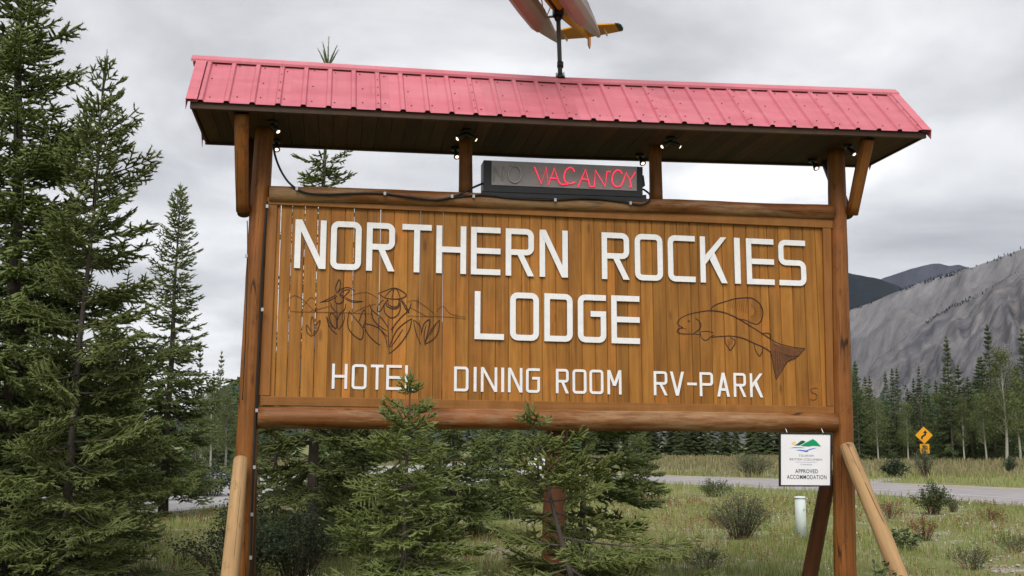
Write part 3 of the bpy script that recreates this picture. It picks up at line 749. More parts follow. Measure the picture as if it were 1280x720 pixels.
# ---- roof braces and ground props, one set at each outer post
for xo, top, sgn in ((at(304, 262, 0.0).x, 0, -1), (at(1064, 262, -0.03).x, 1, 1)):
    zlo = at(304, 266, 0.0).z if sgn < 0 else at(1064, 268, -0.03).z
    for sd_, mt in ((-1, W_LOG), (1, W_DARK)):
        a_ = Vector((xo, sd_ * 0.05, zlo)); c_ = Vector((xo + 0.0, sd_ * 0.46, SOFZ(xo) - 0.004))
        log('roof_brace', a_, c_, 0.062, 0.070, mt, sign, 20 + sd_ + sgn * 3, n=14)
    pg = Vector((xo, 0.03, zlo + 0.06))
    log('brace_peg', pg - Vector((sgn * 0.10, 0, 0)), pg + Vector((sgn * 0.045, 0, 0)), 0.045, 0.043, W_LOG, sign, 30, n=10)
def prop(top, bot, y_t, y_b, r0, r1, mt, seed):
    a_ = at(top[0], top[1], y_t); c_ = at(bot[0], bot[1], y_b); d_ = (c_ - a_); c_ = a_ + d_ * ((-0.15 - a_.z) / d_.z)
    return log('ground_prop', c_, a_, r0, r1, mt, sign, seed)
prop((301, 575), (287, 720), -0.16, -0.92, 0.082, 0.068, W_RAW, 41)
prop((1059, 558), (1124, 720), -0.16, -1.10, 0.082, 0.076, W_RAW, 42)
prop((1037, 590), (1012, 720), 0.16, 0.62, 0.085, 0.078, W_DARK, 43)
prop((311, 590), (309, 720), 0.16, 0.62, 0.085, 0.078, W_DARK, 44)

# ------------------------------------------------------------------ neon box on the top log
neon = empty('neon_vacancy_sign', at(708, 246, -0.1)); iv = Matrix.Translation(-neon.location)
tag(neon, 'black neon box with red tube lettering standing on the top log', 'neon sign')
def nb_build(mb, name, mats, fix=True):
    mb.v = [tuple(Vector(v) - neon.location) for v in mb.v]
    return mb.build(name, mats, neon, fix)
YN = -0.10
def quad_box(c, y0, y1):
    A = [at(*p, y0) for p in c]; B = [Vector((p.x, y1, p.z)) for p in A]
    return [A[0], A[1], B[1], B[0], A[3], A[2], B[2], B[3]]
mb = MB(); mb.hexa(quad_box([(604.5, 239.5), (803.5, 246.5), (803.5, 208.5), (604.5, 200)], YN, YN + 0.20)); o = nb_build(mb, 'case', P_BLACK)
bv = o.modifiers.new('edge', 'BEVEL'); bv.width = 0.004; bv.segments = 2
mb = MB(); mb.hexa(quad_box([(614.5, 231), (796, 238.6), (796, 208.6), (614.5, 200.6)], YN - 0.008, YN - 0.001)); nb_build(mb, 'face_panel', P_NEONFACE)
mb = MB(); mb.hexa(quad_box([(606, 245.5), (804, 252), (804, 247), (606, 240)], YN + 0.004, YN + 0.17)); nb_build(mb, 'base_rail', P_BLACK)
for c in ([(598, 247), (604, 247.5), (607.5, 238), (603, 238)], [(803.0, 254), (808, 254), (808, 243.5), (803.6, 243.5)]):
    mb = MB(); mb.hexa(quad_box(c, YN + 0.01, YN + 0.10)); nb_build(mb, 'bracket', P_BLACK)
mb = MB(); mb.hexa(quad_box([(804, 233), (806.5, 232), (804.8, 219), (804, 219)], YN + 0.02, YN + 0.1)); nb_build(mb, 'switch_box', P_BLACK)
nz = lambda L_: [at(590 + x / 5.565, 185 + y / 5.565, YN - 0.022) for x, y in L_]
def neon_letters(name, lists, mat, r):
    for L_ in lists:
        mb = MB(); P = nz(L_)
        mb.tube(smooth_poly(P, 5) if len(P) > 6 else P, r, 7); nb_build(mb, name, mat, False)
O_ = lambda cx, cy, rx, ry: [(cx + rx * math.cos(math.radians(a)), cy + ry * math.sin(math.radians(a))) for a in range(-90, 271, 30)]
neon_letters('unlit_letter', [[(150,225),(155,130),(215,225),(222,130)], O_(298, 182, 44, 58)], P_TUBE_OFF, 0.006)
neon_letters('neon_letter', [[(435,132),(482,250),(516,135),(532,258),(572,140),(606,240)], [(540,208),(596,214)],
    [(606,240),(625,255),(668,250)], [(712,165),(700,142),(676,136),(650,160),(640,205),(655,240),(688,248),(716,236)],
    [(738,270),(790,148),(820,268)], [(760,215),(808,222)], [(820,268),(852,268),(858,155),(928,270),(938,165)],
    [(938,165),(965,164)], [(1045,180),(1030,158),(1005,155),(980,185),(975,235),(1000,268),(1035,262),(1052,230)],
    [(1052,230),(1072,170),(1100,225),(1136,168)], [(1100,225),(1108,272),(1092,270)]], E_NEON, 0.0062)

# ------------------------------------------------------------------ cables
def cable(pts, r, label, name='power_cable', clips=()):
    P = [at(x_, y_, Y_) for x_, y_, Y_ in pts]; root = empty(name, P[0])
    mb = MB(); mb.tube(smooth_poly(P, 6), r, 8); mb.v = [tuple(Vector(v) - P[0]) for v in mb.v]
    mb.build('cable', P_RUBBER, root, False)
    for x_, y_, Y_ in clips:
        c = at(x_, y_, Y_) - P[0]; mb = MB(); mb.box(c.x - 0.012, c.x + 0.012, c.y - 0.012, c.y + 0.012, c.z - 0.016, c.z + 0.016); mb.build('clip', P_STEEL, root)
    tag(root, label, 'cable'); return root
cable([(342,180,-0.05),(344,195,-0.06),(352,215,-0.08),(364,231,-0.10),(382,241,-0.11),(408,243,-0.105),(440,242,-0.10),(475,242,-0.10),(515,247,-0.10),(545,250,-0.105),(570,245,-0.10),(588,236,-0.10),(604,229,-0.02)], 0.011, 'black cable looping from the soffit along the top log to the neon box', clips=((371,236,-0.122),(481,242,-0.115),(565,245.5,-0.115)))
cable([(545,251,-0.098),(575,246,-0.10),(605,244,-0.10),(640,248,-0.10),(690,250,-0.10),(735,248,-0.10),(775,252,-0.10),(800,256,-0.10),(811,251,-0.11),(812,243,-0.11),(804,236.5,-0.02)], 0.010, 'black cable running beneath the neon box and curling up its right end', clips=((592,245.5,-0.115),(694,250,-0.115),(788,254,-0.115)))
cable([(334,252,-0.075),(330,300,-0.080),(327,350,-0.082),(324,420,-0.084),(321,480,-0.085),(318,560,-0.088),(315,640,-0.09),(313,720,-0.092),(310,800,-0.092)], 0.012, 'black conduit clipped down the inner face of the left post', clips=((334,258,-0.094),(328,387,-0.098),(321,513,-0.10),(318,584,-0.105),(315,643,-0.105),(313.5,697,-0.105)))
cable([(309,276,-0.04),(309.5,300,-0.07),(309,340,-0.085),(307,420,-0.10),(303,500,-0.10)], 0.005, 'thin wire hanging below the roof brace on the left post', clips=((308,320,-0.10),))

# ------------------------------------------------------------------ spotlights under the roof
def spotlight(px, py, Y, heads, label):
    p = at(px, py, Y); root = empty('spotlight', (p.x, Y, SOFZ(p.x) - 0.001))
    mb = MB(); mb.tube([(0, 0, 0), (0, 0, -0.03)], [0.05, 0.045], 12); mb.build('mounting_plate', P_BLACK, root)
    L_ = (SOFZ(p.x) - p.z)
    mb = MB(); mb.tube([(0, 0, -0.03), (0, 0, -max(0.06, L_ - 0.05))], 0.012, 8); mb.build('stem', P_BLACK, root)
    for (ax, ay, az) in heads:
        d = Vector((ax, ay, az)).normalized(); base = Vector((ax * 0.03, ay * 0.03, -max(0.05, L_ - 0.075)))
        mb = MB(); mb.tube([base - d * 0.02, base + d * 0.01, base + d * 0.045, base + d * 0.085], [0.014, 0.022, 0.026, 0.036], 12, cap=True)
        h = mb.build('lamp_head', P_BLACK, root)
        mb = MB(); mb.tube([base + d * 0.086, base + d * 0.090, base + d * 0.096], [0.020, 0.017, 0.008], 12); mb.build('bulb', E_BULB, h)
    tag(root, label, 'spotlight', 'spotlights under the roof')
    return root
spotlight(340, 154, -0.25, [(0.55, -0.35, -0.75)], 'black spotlight under the front of the roof beside the left post')
spotlight(583, 165, -0.25, [(-0.75, -0.1, -0.55), (0.8, 0.05, -0.5)], 'twin-headed spotlight under the roof front above the neon box left end')
spotlight(838, 176, -0.25, [(-0.8, -0.05, -0.6), (0.8, -0.05, -0.45)], 'twin-headed spotlight under the roof front right of the neon box')
spotlight(1060, 184, -0.20, [(0.3, -0.5, -0.75)], 'black spotlight under the front of the roof beside the right post')
spotlight(345, 186, 0.40, [(0.1, -0.6, -0.8)], 'small spotlight at the back edge of the roof beside the left post')
spotlight(569, 199, 0.40, [(0.1, -0.6, -0.8)], 'small spotlight at the back roof edge left of the neon box')
spotlight(800, 204, 0.40, [(0.1, -0.6, -0.8)], 'small spotlight at the back roof edge above the neon box right end')
spotlight(1016, 211, 0.40, [(0.1, -0.6, -0.8)], 'small spotlight at the back edge of the roof by the right post')

# ------------------------------------------------------------------ text helper
def text_mesh(body, height, width, mat, name, bold=0.0, spacing=1.0):
    cu = bpy.data.curves.new('text', 'FONT'); cu.body = body; cu.size = 1.0; cu.align_x = 'CENTER'; cu.align_y = 'CENTER'; cu.resolution_u = 3; cu.offset = bold; cu.space_character = spacing
    cu.extrude = 0.004
    ob = bpy.data.objects.new('text', cu); COL.objects.link(ob)
    dg = bpy.context.evaluated_depsgraph_get(); me = bpy.data.meshes.new_from_object(ob.evaluated_get(dg))
    bpy.data.objects.remove(ob); bpy.data.curves.remove(cu)
    V = np.array([v.co for v in me.vertices]); mn, mxx = V.min(0), V.max(0)
    sx, sy = width / (mxx[0] - mn[0]), height / (mxx[1] - mn[1])
    for v in me.vertices:
        v.co = ((v.co.x - (mn[0] + mxx[0]) / 2) * sx, -v.co.z * 0.1 - 0.0004, (v.co.y - (mn[1] + mxx[1]) / 2) * sy)
    me.materials.clear(); me.materials.append(mat); me.name = name
    return me

# ------------------------------------------------------------------ white approval board under the lower log
YT = -0.16
ab = empty('approval_board', at(1007, 608, YT)); org = ab.location.copy()
tag(ab, 'square white board with green hills logo hanging beside the right post', 'sign')
P_BOARDW = plain('white_board', (0.70, 0.69, 0.72), 0.45, vary=0.04, scale=4)
P_FRAMEK = plain('black_frame', (0.012, 0.010, 0.011), 0.5)
mb = MB()
def ab_pt(px, py, y): return at(px, py, y) - org
def ab_poly(name, pts, y, mat, dy=0.002):
    mb = MB(); mb.prism([ab_pt(px, py, y) for px, py in pts], (0, dy, 0)); return mb.build(name, mat, ab)
fr = [(974.3, 540.5), (1040, 541.5), (1039.6, 608.3), (974.5, 608)]
inn = [(976.2, 542.3), (1038.1, 543.2), (1037.8, 606.6), (976.3, 606.3)]
ab_poly('panel', inn, YT, P_BOARDW, 0.012)
for k in range(4):
    a_, c_, d_, e_ = fr[k], fr[(k+1) % 4], inn[(k+1) % 4], inn[k]
    ab_poly('frame_bar', [a_, c_, d_, e_], YT - 0.006, P_FRAMEK, 0.022)
tz = lambda L_: [(966 + x / 8.47, 535 + y / 8.47) for x, y in L_]
P_G1 = plain('logo_green', (0.0, 0.25, 0.095), 0.5); P_G2 = plain('logo_dark_green', (0.006, 0.09, 0.045), 0.5)
P_B1 = plain('logo_blue', (0.03, 0.13, 0.55), 0.5); P_SUNY = plain('logo_yellow', (0.75, 0.52, 0.18), 0.5); P_TXT = plain('print_grey', (0.22, 0.22, 0.25), 0.6); P_TXTK = plain('print_dark', (0.045, 0.045, 0.055), 0.6)
ab_poly('logo_sun', tz([(200,160),(212,145),(230,142),(245,148),(232,178),(212,180)]), YT - 0.0012, P_SUNY, 0.0008)
ab_poly('logo_hill', tz([(230,185),(262,165),(300,135),(318,132),(350,145),(320,165),(285,185)]), YT - 0.0016, P_G2, 0.001)
ab_poly('logo_hill', tz([(295,190),(340,160),(375,142),(425,116),(460,140),(512,195),(430,188),(380,196)]), YT - 0.0022, P_G1, 0.001)
ab_poly('logo_wave', tz([(180,212),(230,203),(300,205),(345,212),(290,211),(230,211)]), YT - 0.0016, P_B1, 0.001)
ab_poly('logo_wave', tz([(238,233),(300,230),(350,238),(385,225),(420,215),(465,212),(420,224),(370,240),(375,250),(350,254),(310,243)]), YT - 0.0019, P_B1, 0.001)
def ab_text(s, px, py, hpx, wpx, mat, bold=0.0, sp=1.0):
    me = text_mesh(s, hpx / 124.0, wpx / 124.0, mat, 'printed_text', bold, sp); o = link('printed_text', me, ab)
    o.location = ab_pt(px, py, YT - 0.0012); o.rotation_euler = (0, -0.0145 * -1, 0)
ab_text('TOURISM', 966 + 352/8.47, 535 + 293/8.47, 2.6, 20, P_TXT, 0.0, 1.15)
ab_text('BRITISH COLUMBIA', 966 + 352/8.47, 535 + 332/8.47, 2.6, 44, P_TXT, 0.0, 1.1)
ab_text('CANADA', 966 + 354/8.47, 535 + 386/8.47, 1.7, 15.5, P_TXT, 0.0, 1.4)
ab_text('APPROVED', 966 + 358/8.47, 535 + 457/8.47, 4.9, 30.5, P_TXTK, 0.006, 1.06)
ab_text('ACCOMMODATION', 966 + 360/8.47, 535 + 519/8.47, 5.2, 53, P_TXTK, 0.004, 1.12)
ab_poly('printed_rule', tz([(235,359),(470,361),(470,363.5),(235,361.5)]), YT - 0.0012, P_TXT, 0.0008)
for px in (985, 1030):          # hangers up to the log
    a_ = ab_pt(px, 541.5, YT + 0.01); mb = MB(); mb.tube([a_ - Vector((0, 0, 0.02)), a_ + Vector((0, 0.10, 0.10))], 0.006, 6); mb.build('hanger', P_STEEL, ab)

# ------------------------------------------------------------------ floatplane weathervane on the ridge
pb = at(700.5, 104, 0.0); pb.z = RZ + sag(pb.x) + 0.045; pb.y = 0
wv_ = empty('floatplane_weathervane', pb); tag(wv_, 'yellow model floatplane with red-bottomed floats on a grey pole above the roof ridge', 'weathervane')
ptop = at(697.5, 12, 0.0); PH = ptop.z - pb.z
mb = MB(); mb.tube([(0, 0, -0.05), (ptop.x - pb.x, 0, PH)], 0.024, 14); mb.build('pole', P_GREY, wv_)
mb = MB(); mb.tube([(0, 0, -0.02), (0, 0, 0.02)], [0.055, 0.04], 12); mb.tube([(0, 0, 0.10), (0, 0, 0.16)], 0.034, 12); mb.build('pole_collar', P_BLACK, wv_)
for k in range(4):
    a = k * math.pi / 2 + 0.5; mb = MB(); mb.tube([(0.05*math.cos(a), 0.05*math.sin(a), -0.01), (0.05*math.cos(a), 0.05*math.sin(a), 0.03)], 0.011, 6); mb.build('bolt', P_STEEL, wv_)
# plane axes: tail direction t, right-hand side r (in the ground plane)
az = math.atan((1095 - 640) / FPX) ; tail = (HFWD * math.cos(az) + RIGHT * math.sin(az)).normalized(); side_ = Vector((tail.y, -tail.x, 0)); zup = Vector((0, 0, 1))
MC = Vector((ptop.x - pb.x, 0, PH - 0.075))        # centre between the floats, at the spreader bars
def PP(a, s, h): return MC + tail * a + side_ * s + zup * h      # a: aft, s: sideways, h: up
def red_float():
    M = Mat('float_paint_red_and_grey', (0.4, 0.3, 0.3), 0.5)
    at_ = M.n('ShaderNodeAttribute', attribute_name='tint'); g = M.noise(M.coords((7, 7, 7), rnd=False), 1, 4)
    f = M.math('ADD', at_.outputs['Fac'], M.math('MULTIPLY', M.math('SUBTRACT', g, 0.5), 0.35))
    M.color(M.ramp(f, [(0.5, (0.37, 0.32, 0.305)), (1.2, (0.42, 0.15, 0.15))])); return M.m
P_FLOAT = red_float()
SP = 0.24
def plane_float(s0):
    sec = [(-1.35, 0.012, 0.10, 0.11), (-1.28, 0.05, 0.05, 0.15), (-1.10, 0.10, -0.02, 0.17), (-0.80, 0.125, -0.07, 0.17), (-0.40, 0.13, -0.09, 0.165), (0.0, 0.125, -0.095, 0.155), (0.04, 0.12, -0.095, 0.15), (0.06, 0.118, -0.07, 0.15), (0.30, 0.095, -0.03, 0.14), (0.58, 0.060, 0.025, 0.125), (0.78, 0.030, 0.065, 0.115)]
    V = []; F = []; T = []; n = 8
    for (a, w_, zb, zt) in sec:
        ch = zb + (zt - zb) * 0.45
        ring = [(0, zb), (w_ * 0.62, zb + (ch - zb) * 0.45), (w_, ch), (w_ * 0.92, zt - 0.02), (w_ * 0.4, zt), (-w_ * 0.4, zt), (-w_ * 0.92, zt - 0.02), (-w_, ch), (-w_ * 0.62, zb + (ch - zb) * 0.45)]
        for (x_, z_) in ring:
            V.append(PP(a, s0 + x_ * 0.86, z_ - 0.04)); low = 1.0 if z_ < zb + 0.004 else (0.75 if z_ < ch - 0.004 else (0.35 if z_ < ch + 0.01 else 0.0))
            T.append(low * (1.0 if a < 0.05 else max(0.0, 0.8 - 1.5 * (a - 0.05))))
    n = 9
    for i in range(len(sec) - 1):
        for k in range(n): F.append((i*n+k, i*n+(k+1) % n, (i+1)*n+(k+1) % n, (i+1)*n+k))
    F += [tuple(range(n-1, -1, -1)), tuple((len(sec)-1)*n + k for k in range(n))]
    me = bpy.data.meshes.new('float'); me.from_pydata([tuple(v) for v in V], [], F); me.materials.append(P_FLOAT)
    a_ = me.attributes.new('tint', 'FLOAT', 'POINT'); a_.data.foreach_set('value', T)
    bm = bmesh.new(); bm.from_mesh(me); bmesh.ops.recalc_face_normals(bm, faces=bm.faces); bm.to_mesh(me); bm.free()
    o = link('float', me, wv_); md = o.modifiers.new('soft', 'BEVEL'); md.width = 0.006; md.segments = 2; md.limit_method = 'ANGLE'
for s0 in (-SP, SP): plane_float(s0)
for a in (-0.36, 0.12):
    mb = MB(); mb.tube([PP(a, -SP, 0.06), PP(a, SP, 0.06)], 0.013, 8); mb.build('spreader_bar', P_SPREAD, wv_)
mb = MB(); mb.tube([PP(-0.40, 0, 0.045), PP(0.16, 0, 0.045)], 0.016, 8); mb.box(MC.x-0.05, MC.x+0.05, MC.y-0.05, MC.y+0.05, MC.z+0.0, MC.z+0.075); mb.tube([MC - zup*0.05, MC + zup*0.0], [0.03, 0.05], 10); mb.build('pivot_mount', P_BLACK, wv_)
for a0, a1 in ((-0.55, -0.45), (0.30, 0.05), (-0.55, 0.05), (0.30, -0.45)):
    for s_ in (-1, 1):
        mb = MB(); mb.tube([PP(a0, s_ * SP, 0.11), PP(a1, s_ * 0.07, 0.20)], 0.0065, 6); mb.build('float_strut', P_WIRE, wv_)
PP0 = PP
def PP(a, s, h): return PP0(a - (0.13 if a > 0 else 0), s, h - 0.31)
# fuselage
mb = MB(); sec = [(-0.98, 0.05, 0.44, 0.54), (-0.90, 0.10, 0.39, 0.60), (-0.60, 0.12, 0.36, 0.64), (-0.35, 0.125, 0.35, 0.74), (0.10, 0.12, 0.35, 0.74), (0.35, 0.10, 0.37, 0.64), (0.80, 0.06, 0.43, 0.60), (1.20, 0.03, 0.49, 0.58), (1.32, 0.015, 0.51, 0.57)]
vs, fs = [], []
for (a, w_, z0, z1) in sec:
    for k in range(10):
        an = 2 * math.pi * k / 10; vs.append(PP(a, w_ * math.cos(an), (z0 + z1) / 2 + (z1 - z0) / 2 * math.sin(an)))
for i in range(len(sec) - 1):
    for k in range(10): fs.append((i*10+k, i*10+(k+1) % 10, (i+1)*10+(k+1) % 10, (i+1)*10+k))
fs += [tuple(range(9, -1, -1)), tuple(range(80, 90))]
mb.add(vs, fs, 0, True); mb.build('fuselage', P_YELLOW, wv_)
FUS = 1
def slab(name, pts, th, mat):     # pts in (a, s, h), flat plate of thickness th upward/sideways
    mb = MB(); P = [PP(*p) for p in pts]; mb.prism(P, th); return mb.build(name, mat, wv_)
for s_ in (-1, 1):
    slab('wing', [(-0.55, s_*0.05, 0.72), (-0.55, s_*1.45, 0.76), (-0.20, s_*1.42, 0.76), (-0.16, s_*0.05, 0.72)], zup*0.035, P_YELLOW)
    mb = MB(); mb.tube([PP(-0.4, s_*0.10, 0.42), PP(-0.42, s_*0.75, 0.74)], 0.012, 6); mb.build('wing_strut', P_WIRE, wv_)
    slab('tailplane', [(0.98, s_*0.01, 0.535), (1.08, s_*0.385, 0.545), (1.31, s_*0.385, 0.545), (1.34, s_*0.01, 0.535)], zup*0.016, P_YELLOW)
    slab('tailplane_tip', [(1.08, s_*0.387, 0.545), (1.10, s_*0.425, 0.545), (1.15, s_*0.445, 0.546), (1.25, s_*0.445, 0.546), (1.30, s_*0.425, 0.545), (1.31, s_*0.387, 0.545)], zup*0.016, P_BLACK)
    slab('tail_finlet', [(1.14, s_*0.24, 0.535), (1.24, s_*0.24, 0.495), (1.29, s_*0.24, 0.50), (1.30, s_*0.24, 0.60), (1.20, s_*0.24, 0.61)], side_*0.01, P_WHITE)
slab('tail_fin', [(1.02, 0, 0.56), (1.18, 0, 0.86), (1.30, 0, 0.90), (1.32, 0, 0.56)], side_*0.014, P_YELLOW)
slab('rudder', [(1.325, 0, 0.44), (1.325, 0, 0.90), (1.42, 0, 0.84), (1.44, 0, 0.50), (1.40, 0, 0.42)], side_*0.012, P_YELLOW)
mb = MB(); mb.tube([PP(-1.0, 0, 0.49), PP(-1.08, 0, 0.49)], [0.05, 0.015], 10); mb.build('spinner', P_BLACK, wv_)
for s_ in (-1, 1):
    slab('propeller_blade', [(-1.04, s_*0.02, 0.475), (-1.04, s_*0.30, 0.46), (-1.04, s_*0.31, 0.52), (-1.04, s_*0.02, 0.505)], tail*0.01, P_BLACK)
# ------------------------------------------------------------------ vegetation materials
def leaf_mat(name, a, b_, tip=None, trans=0.25, vary=0.3, hue=0.02, nsc=2.2):
    M = Mat(name, a, 0.6, spec=0.25)
    n_ = M.noise(M.coords((nsc,) * 3), 1, 3, 0.6)
    c = M.ramp(n_, [(0.3, a), (0.7, b_)])
    if tip:
        at_ = M.n('ShaderNodeAttribute', attribute_name='tint')
        c = M.mix(at_.outputs['Fac'], c, tip)
    hs = M.n('ShaderNodeHueSaturation'); M.l(c, hs.inputs['Color'])
    r = M.random()
    M.l(M.math('ADD', M.math('MULTIPLY', r, vary), 1 - vary / 2), hs.inputs['Value'])
    M.l(M.math('ADD', M.math('MULTIPLY', r, hue), 0.5 - hue / 2), hs.inputs['Hue'])
    M.color(hs.outputs[0])
    if trans:
        tr = M.n('ShaderNodeBsdfTranslucent'); M.l(hs.outputs[0], tr.inputs['Color'])
        mx_ = M.n('ShaderNodeMixShader'); mx_.inputs[0].default_value = trans
        M.l(M.b.outputs[0], mx_.inputs[1]); M.l(tr.outputs[0], mx_.inputs[2]); M.l(mx_.outputs[0], M.o.inputs['Surface'])
    return M.m
def bark_mat(name, a, b_):
    M = Mat(name, a, 0.9, spec=0.1); g = M.noise(M.coords((14, 14, 5)), 1.5, 5, 0.7)
    M.color(M.ramp(g, [(0.3, a), (0.7, b_)])); M.bump(g, 0.7, 0.02); return M.m
L_SPRUCE = leaf_mat('spruce_needles', (0.096, 0.130, 0.031), (0.168, 0.208, 0.054), (0.275, 0.325, 0.135), 0.44, vary=0.12)
L_SPRUCE_Y = leaf_mat('young_spruce_needles', (0.118, 0.160, 0.038), (0.198, 0.238, 0.062), (0.305, 0.345, 0.135), 0.42, vary=0.1)
L_SPRUCE_F = leaf_mat('far_spruce_needles', (0.050, 0.080, 0.028), (0.092, 0.128, 0.044), (0.125, 0.16, 0.06), 0.3, vary=0.7, hue=0.05)
L_ASPEN = leaf_mat('aspen_leaves', (0.105, 0.130, 0.045), (0.15, 0.175, 0.065), None, 0.3, vary=0.3, nsc=0.6)
L_DARK = leaf_mat('dark_shrub_leaves', (0.030, 0.048, 0.024), (0.058, 0.080, 0.040), None, 0.2, vary=0.1, nsc=5)
L_WILLOW = leaf_mat('willow_leaves', (0.075, 0.090, 0.045), (0.125, 0.140, 0.075), None, 0.25, vary=0.2, nsc=5)
L_GREEN = leaf_mat('green_shrub_leaves', (0.060, 0.085, 0.030), (0.10, 0.125, 0.05), None, 0.25, vary=0.2, nsc=5)
B_SPRUCE = bark_mat('spruce_bark', (0.055, 0.045, 0.038), (0.12, 0.10, 0.085))
B_ASPEN = bark_mat('aspen_bark', (0.20, 0.19, 0.16), (0.38, 0.36, 0.31))
B_TWIG = bark_mat('shrub_stem', (0.06, 0.04, 0.03), (0.11, 0.08, 0.06))

# ------------------------------------------------------------------ spruce limbs
class Geo:
    def __init__(s): s.V = []; s.T = []; s.M = []; s.A = []; s.n = 0
    def add(s, V, T, m, a):
        s.V.append(V); s.T.append(T + s.n); s.M.append(np.full(len(T), m)); s.A.append(a); s.n += len(V)
    def arrays(s):
        return np.concatenate(s.V), np.concatenate(s.T), np.concatenate(s.M), np.concatenate(s.A)
def cross(a, b):
    a, b = np.broadcast_arrays(a, b)
    return np.stack([a[..., 1]*b[..., 2] - a[..., 2]*b[..., 1], a[..., 2]*b[..., 0] - a[..., 0]*b[..., 2], a[..., 0]*b[..., 1] - a[..., 1]*b[..., 0]], -1)
def norm(v): return v / np.maximum(np.sqrt((v * v).sum(-1, keepdims=True)), 1e-9)
def tube_np(P, R, k=3):
    P = np.asarray(P, float); n = len(P); t = norm(np.gradient(P, axis=0)); ref = np.array([0.13, 0.27, 0.95])
    u = norm(cross(t, ref)); v = cross(t, u); a = np.arange(k) * 2 * np.pi / k
    V = (P[:, None] + (u[:, None] * np.cos(a)[None, :, None] + v[:, None] * np.sin(a)[None, :, None]) * np.asarray(R)[:, None, None]).reshape(-1, 3)
    T = []
    for i in range(n - 1):
        for j in range(k):
            a0, a1, b0, b1 = i*k+j, i*k+(j+1) % k, (i+1)*k+j, (i+1)*k+(j+1) % k
            T += [(a0, a1, b1), (a0, b1, b0)]
    return V, np.array(T)
def needles(G, P0, P1, s, rng, tipcol):
    """a needled twig from P0 to P1: thin green core and flat needles raking forward"""
    d = P1 - P0; L = np.linalg.norm(d)
    if L < 0.012: return
    d = d / L
    n = max(4, int(L / (0.0075 * s)))
    nl, nw = 0.021 * s ** 0.75, 0.0058 * s ** 0.9
    u = norm(cross(d, np.array([0.2, 0.1, 1.0]))); v = cross(d, u)
    t = (np.arange(n) + rng.random(n)) / n
    a = np.arange(n) * 2.4 + rng.random(n)
    rad = u[None] * np.cos(a)[:, None] + v[None] * (np.sin(a) * 0.8 + 0.2)[:, None]
    base = P0[None] + d[None] * (t * L)[:, None]
    fw = 0.75 + 0.3 * rng.random(n)
    dr = norm(rad + d[None] * fw[:, None])
    sd = norm(cross(dr, rng.normal(size=(n, 3)))) * nw / 2
    ln = nl * (0.75 + 0.5 * rng.random(n))[:, None]
    V = np.stack([base - sd, base + sd, base + dr * ln + sd * 0.35], 1).reshape(-1, 3)
    T = np.arange(3 * n).reshape(-1, 3)
    tt = np.clip((t - 0.35) * 1.4, 0, 1) * tipcol
    G.add(V, T, 0, np.repeat(tt, 3))
    V, T = tube_np(np.stack([P0, (P0 + P1) / 2, P1 + d * nl * 0.3]), [0.0055 * s ** 0.8, 0.0085 * s ** 0.8, 0.002], 3)
    G.add(V, T, 0, np.array([0] * 3 + [0.3 * tipcol] * 3 + [tipcol] * 3))
def limb(L, s, rng, dens=1.0, bare=0.12):
    """a drooping limb along +x of length L with flattened sprays of twigs"""
    G = Geo(); n = 9; t = np.linspace(0, 1, n)
    ph = rng.random() * 6
    ax = np.stack([t * L, 0.035 * L * np.sin(t * 4 + ph) * t, L * (-0.16 * t + 0.20 * t ** 2.4)], 1)
    V, T = tube_np(ax, 0.0035 + 0.0085 * L * (1 - t) ** 0.9, 4); G.add(V, T, 1, np.zeros(len(V)))
    P = lambda q: np.array([np.interp(q, t, ax[:, k]) for k in range(3)])
    needles(G, P(0.5), P(0.75), s, rng, 0.2); needles(G, P(0.75), P(1.0), s, rng, 0.9)
    sp = 0.060 * s ** 0.72 / dens; m = max(3, int(L * (1 - bare) / sp))
    for i in range(m):
        q = bare + (1 - bare) * (i + 0.4 * rng.random()) / m
        for sdn in (-1, 1):
            if rng.random() < 0.10: continue
            l2 = (0.46 * L * (1 - q) ** 0.75 * min(1, 0.45 + q * 1.6) + 0.055) * (0.7 + 0.5 * rng.random()); l2 = min(l2, 0.62)
            an = math.radians(48 + 14 * rng.random())
            d = np.array([math.cos(an), sdn * math.sin(an), -0.34 + 0.58 * rng.random()]); d /= np.linalg.norm(d)
            p0 = P(q); mid = p0 + d * l2 * 0.55 + np.array([0, 0, -0.05 * l2]); p1 = p0 + d * l2 + np.array([0.10 * l2, 0, (0.02 + 0.16 * rng.random()) * l2])
            needles(G, p0 + (mid - p0) * 0.12, mid, s, rng, 0.12); needles(G, mid, p1, s, rng, 1.0)
            if l2 > 0.10 * s ** 0.5:
                m3 = int(l2 / (0.055 * s ** 0.72))
                for k in range(m3):
                    qq = 0.22 + 0.70 * (k + 0.3 * rng.random()) / max(1, m3); b0 = p0 + (mid - p0) * min(1, qq / 0.55) if qq < 0.55 else mid + (p1 - mid) * (qq - 0.55) / 0.45
                    for s3 in (-1, 1):
                        l3 = (0.42 * l2 * (1 - qq) + 0.035) * (0.7 + 0.6 * rng.random())
                        a3 = sdn * math.radians(0) + s3 * math.radians(45)
                        dd = np.array([d[0] * math.cos(a3) - d[1] * math.sin(a3), d[0] * math.sin(a3) + d[1] * math.cos(a3), -0.45 + 0.85 * rng.random()])
                        needles(G, b0, b0 + dd * l3, s, rng, 0.9)
    return G.arrays()
LIMBS = {}
def limb_lib(s, nv=2):
    if s in LIMBS: return LIMBS[s]
    rng = np.random.default_rng(int(s * 10) + 3); lib = {}
    for L in (0.15, 0.32, 0.65, 1.1, 1.7):
        lib[L] = [limb(L, s, rng) for _ in range(nv)]
    LIMBS[s] = lib; return lib
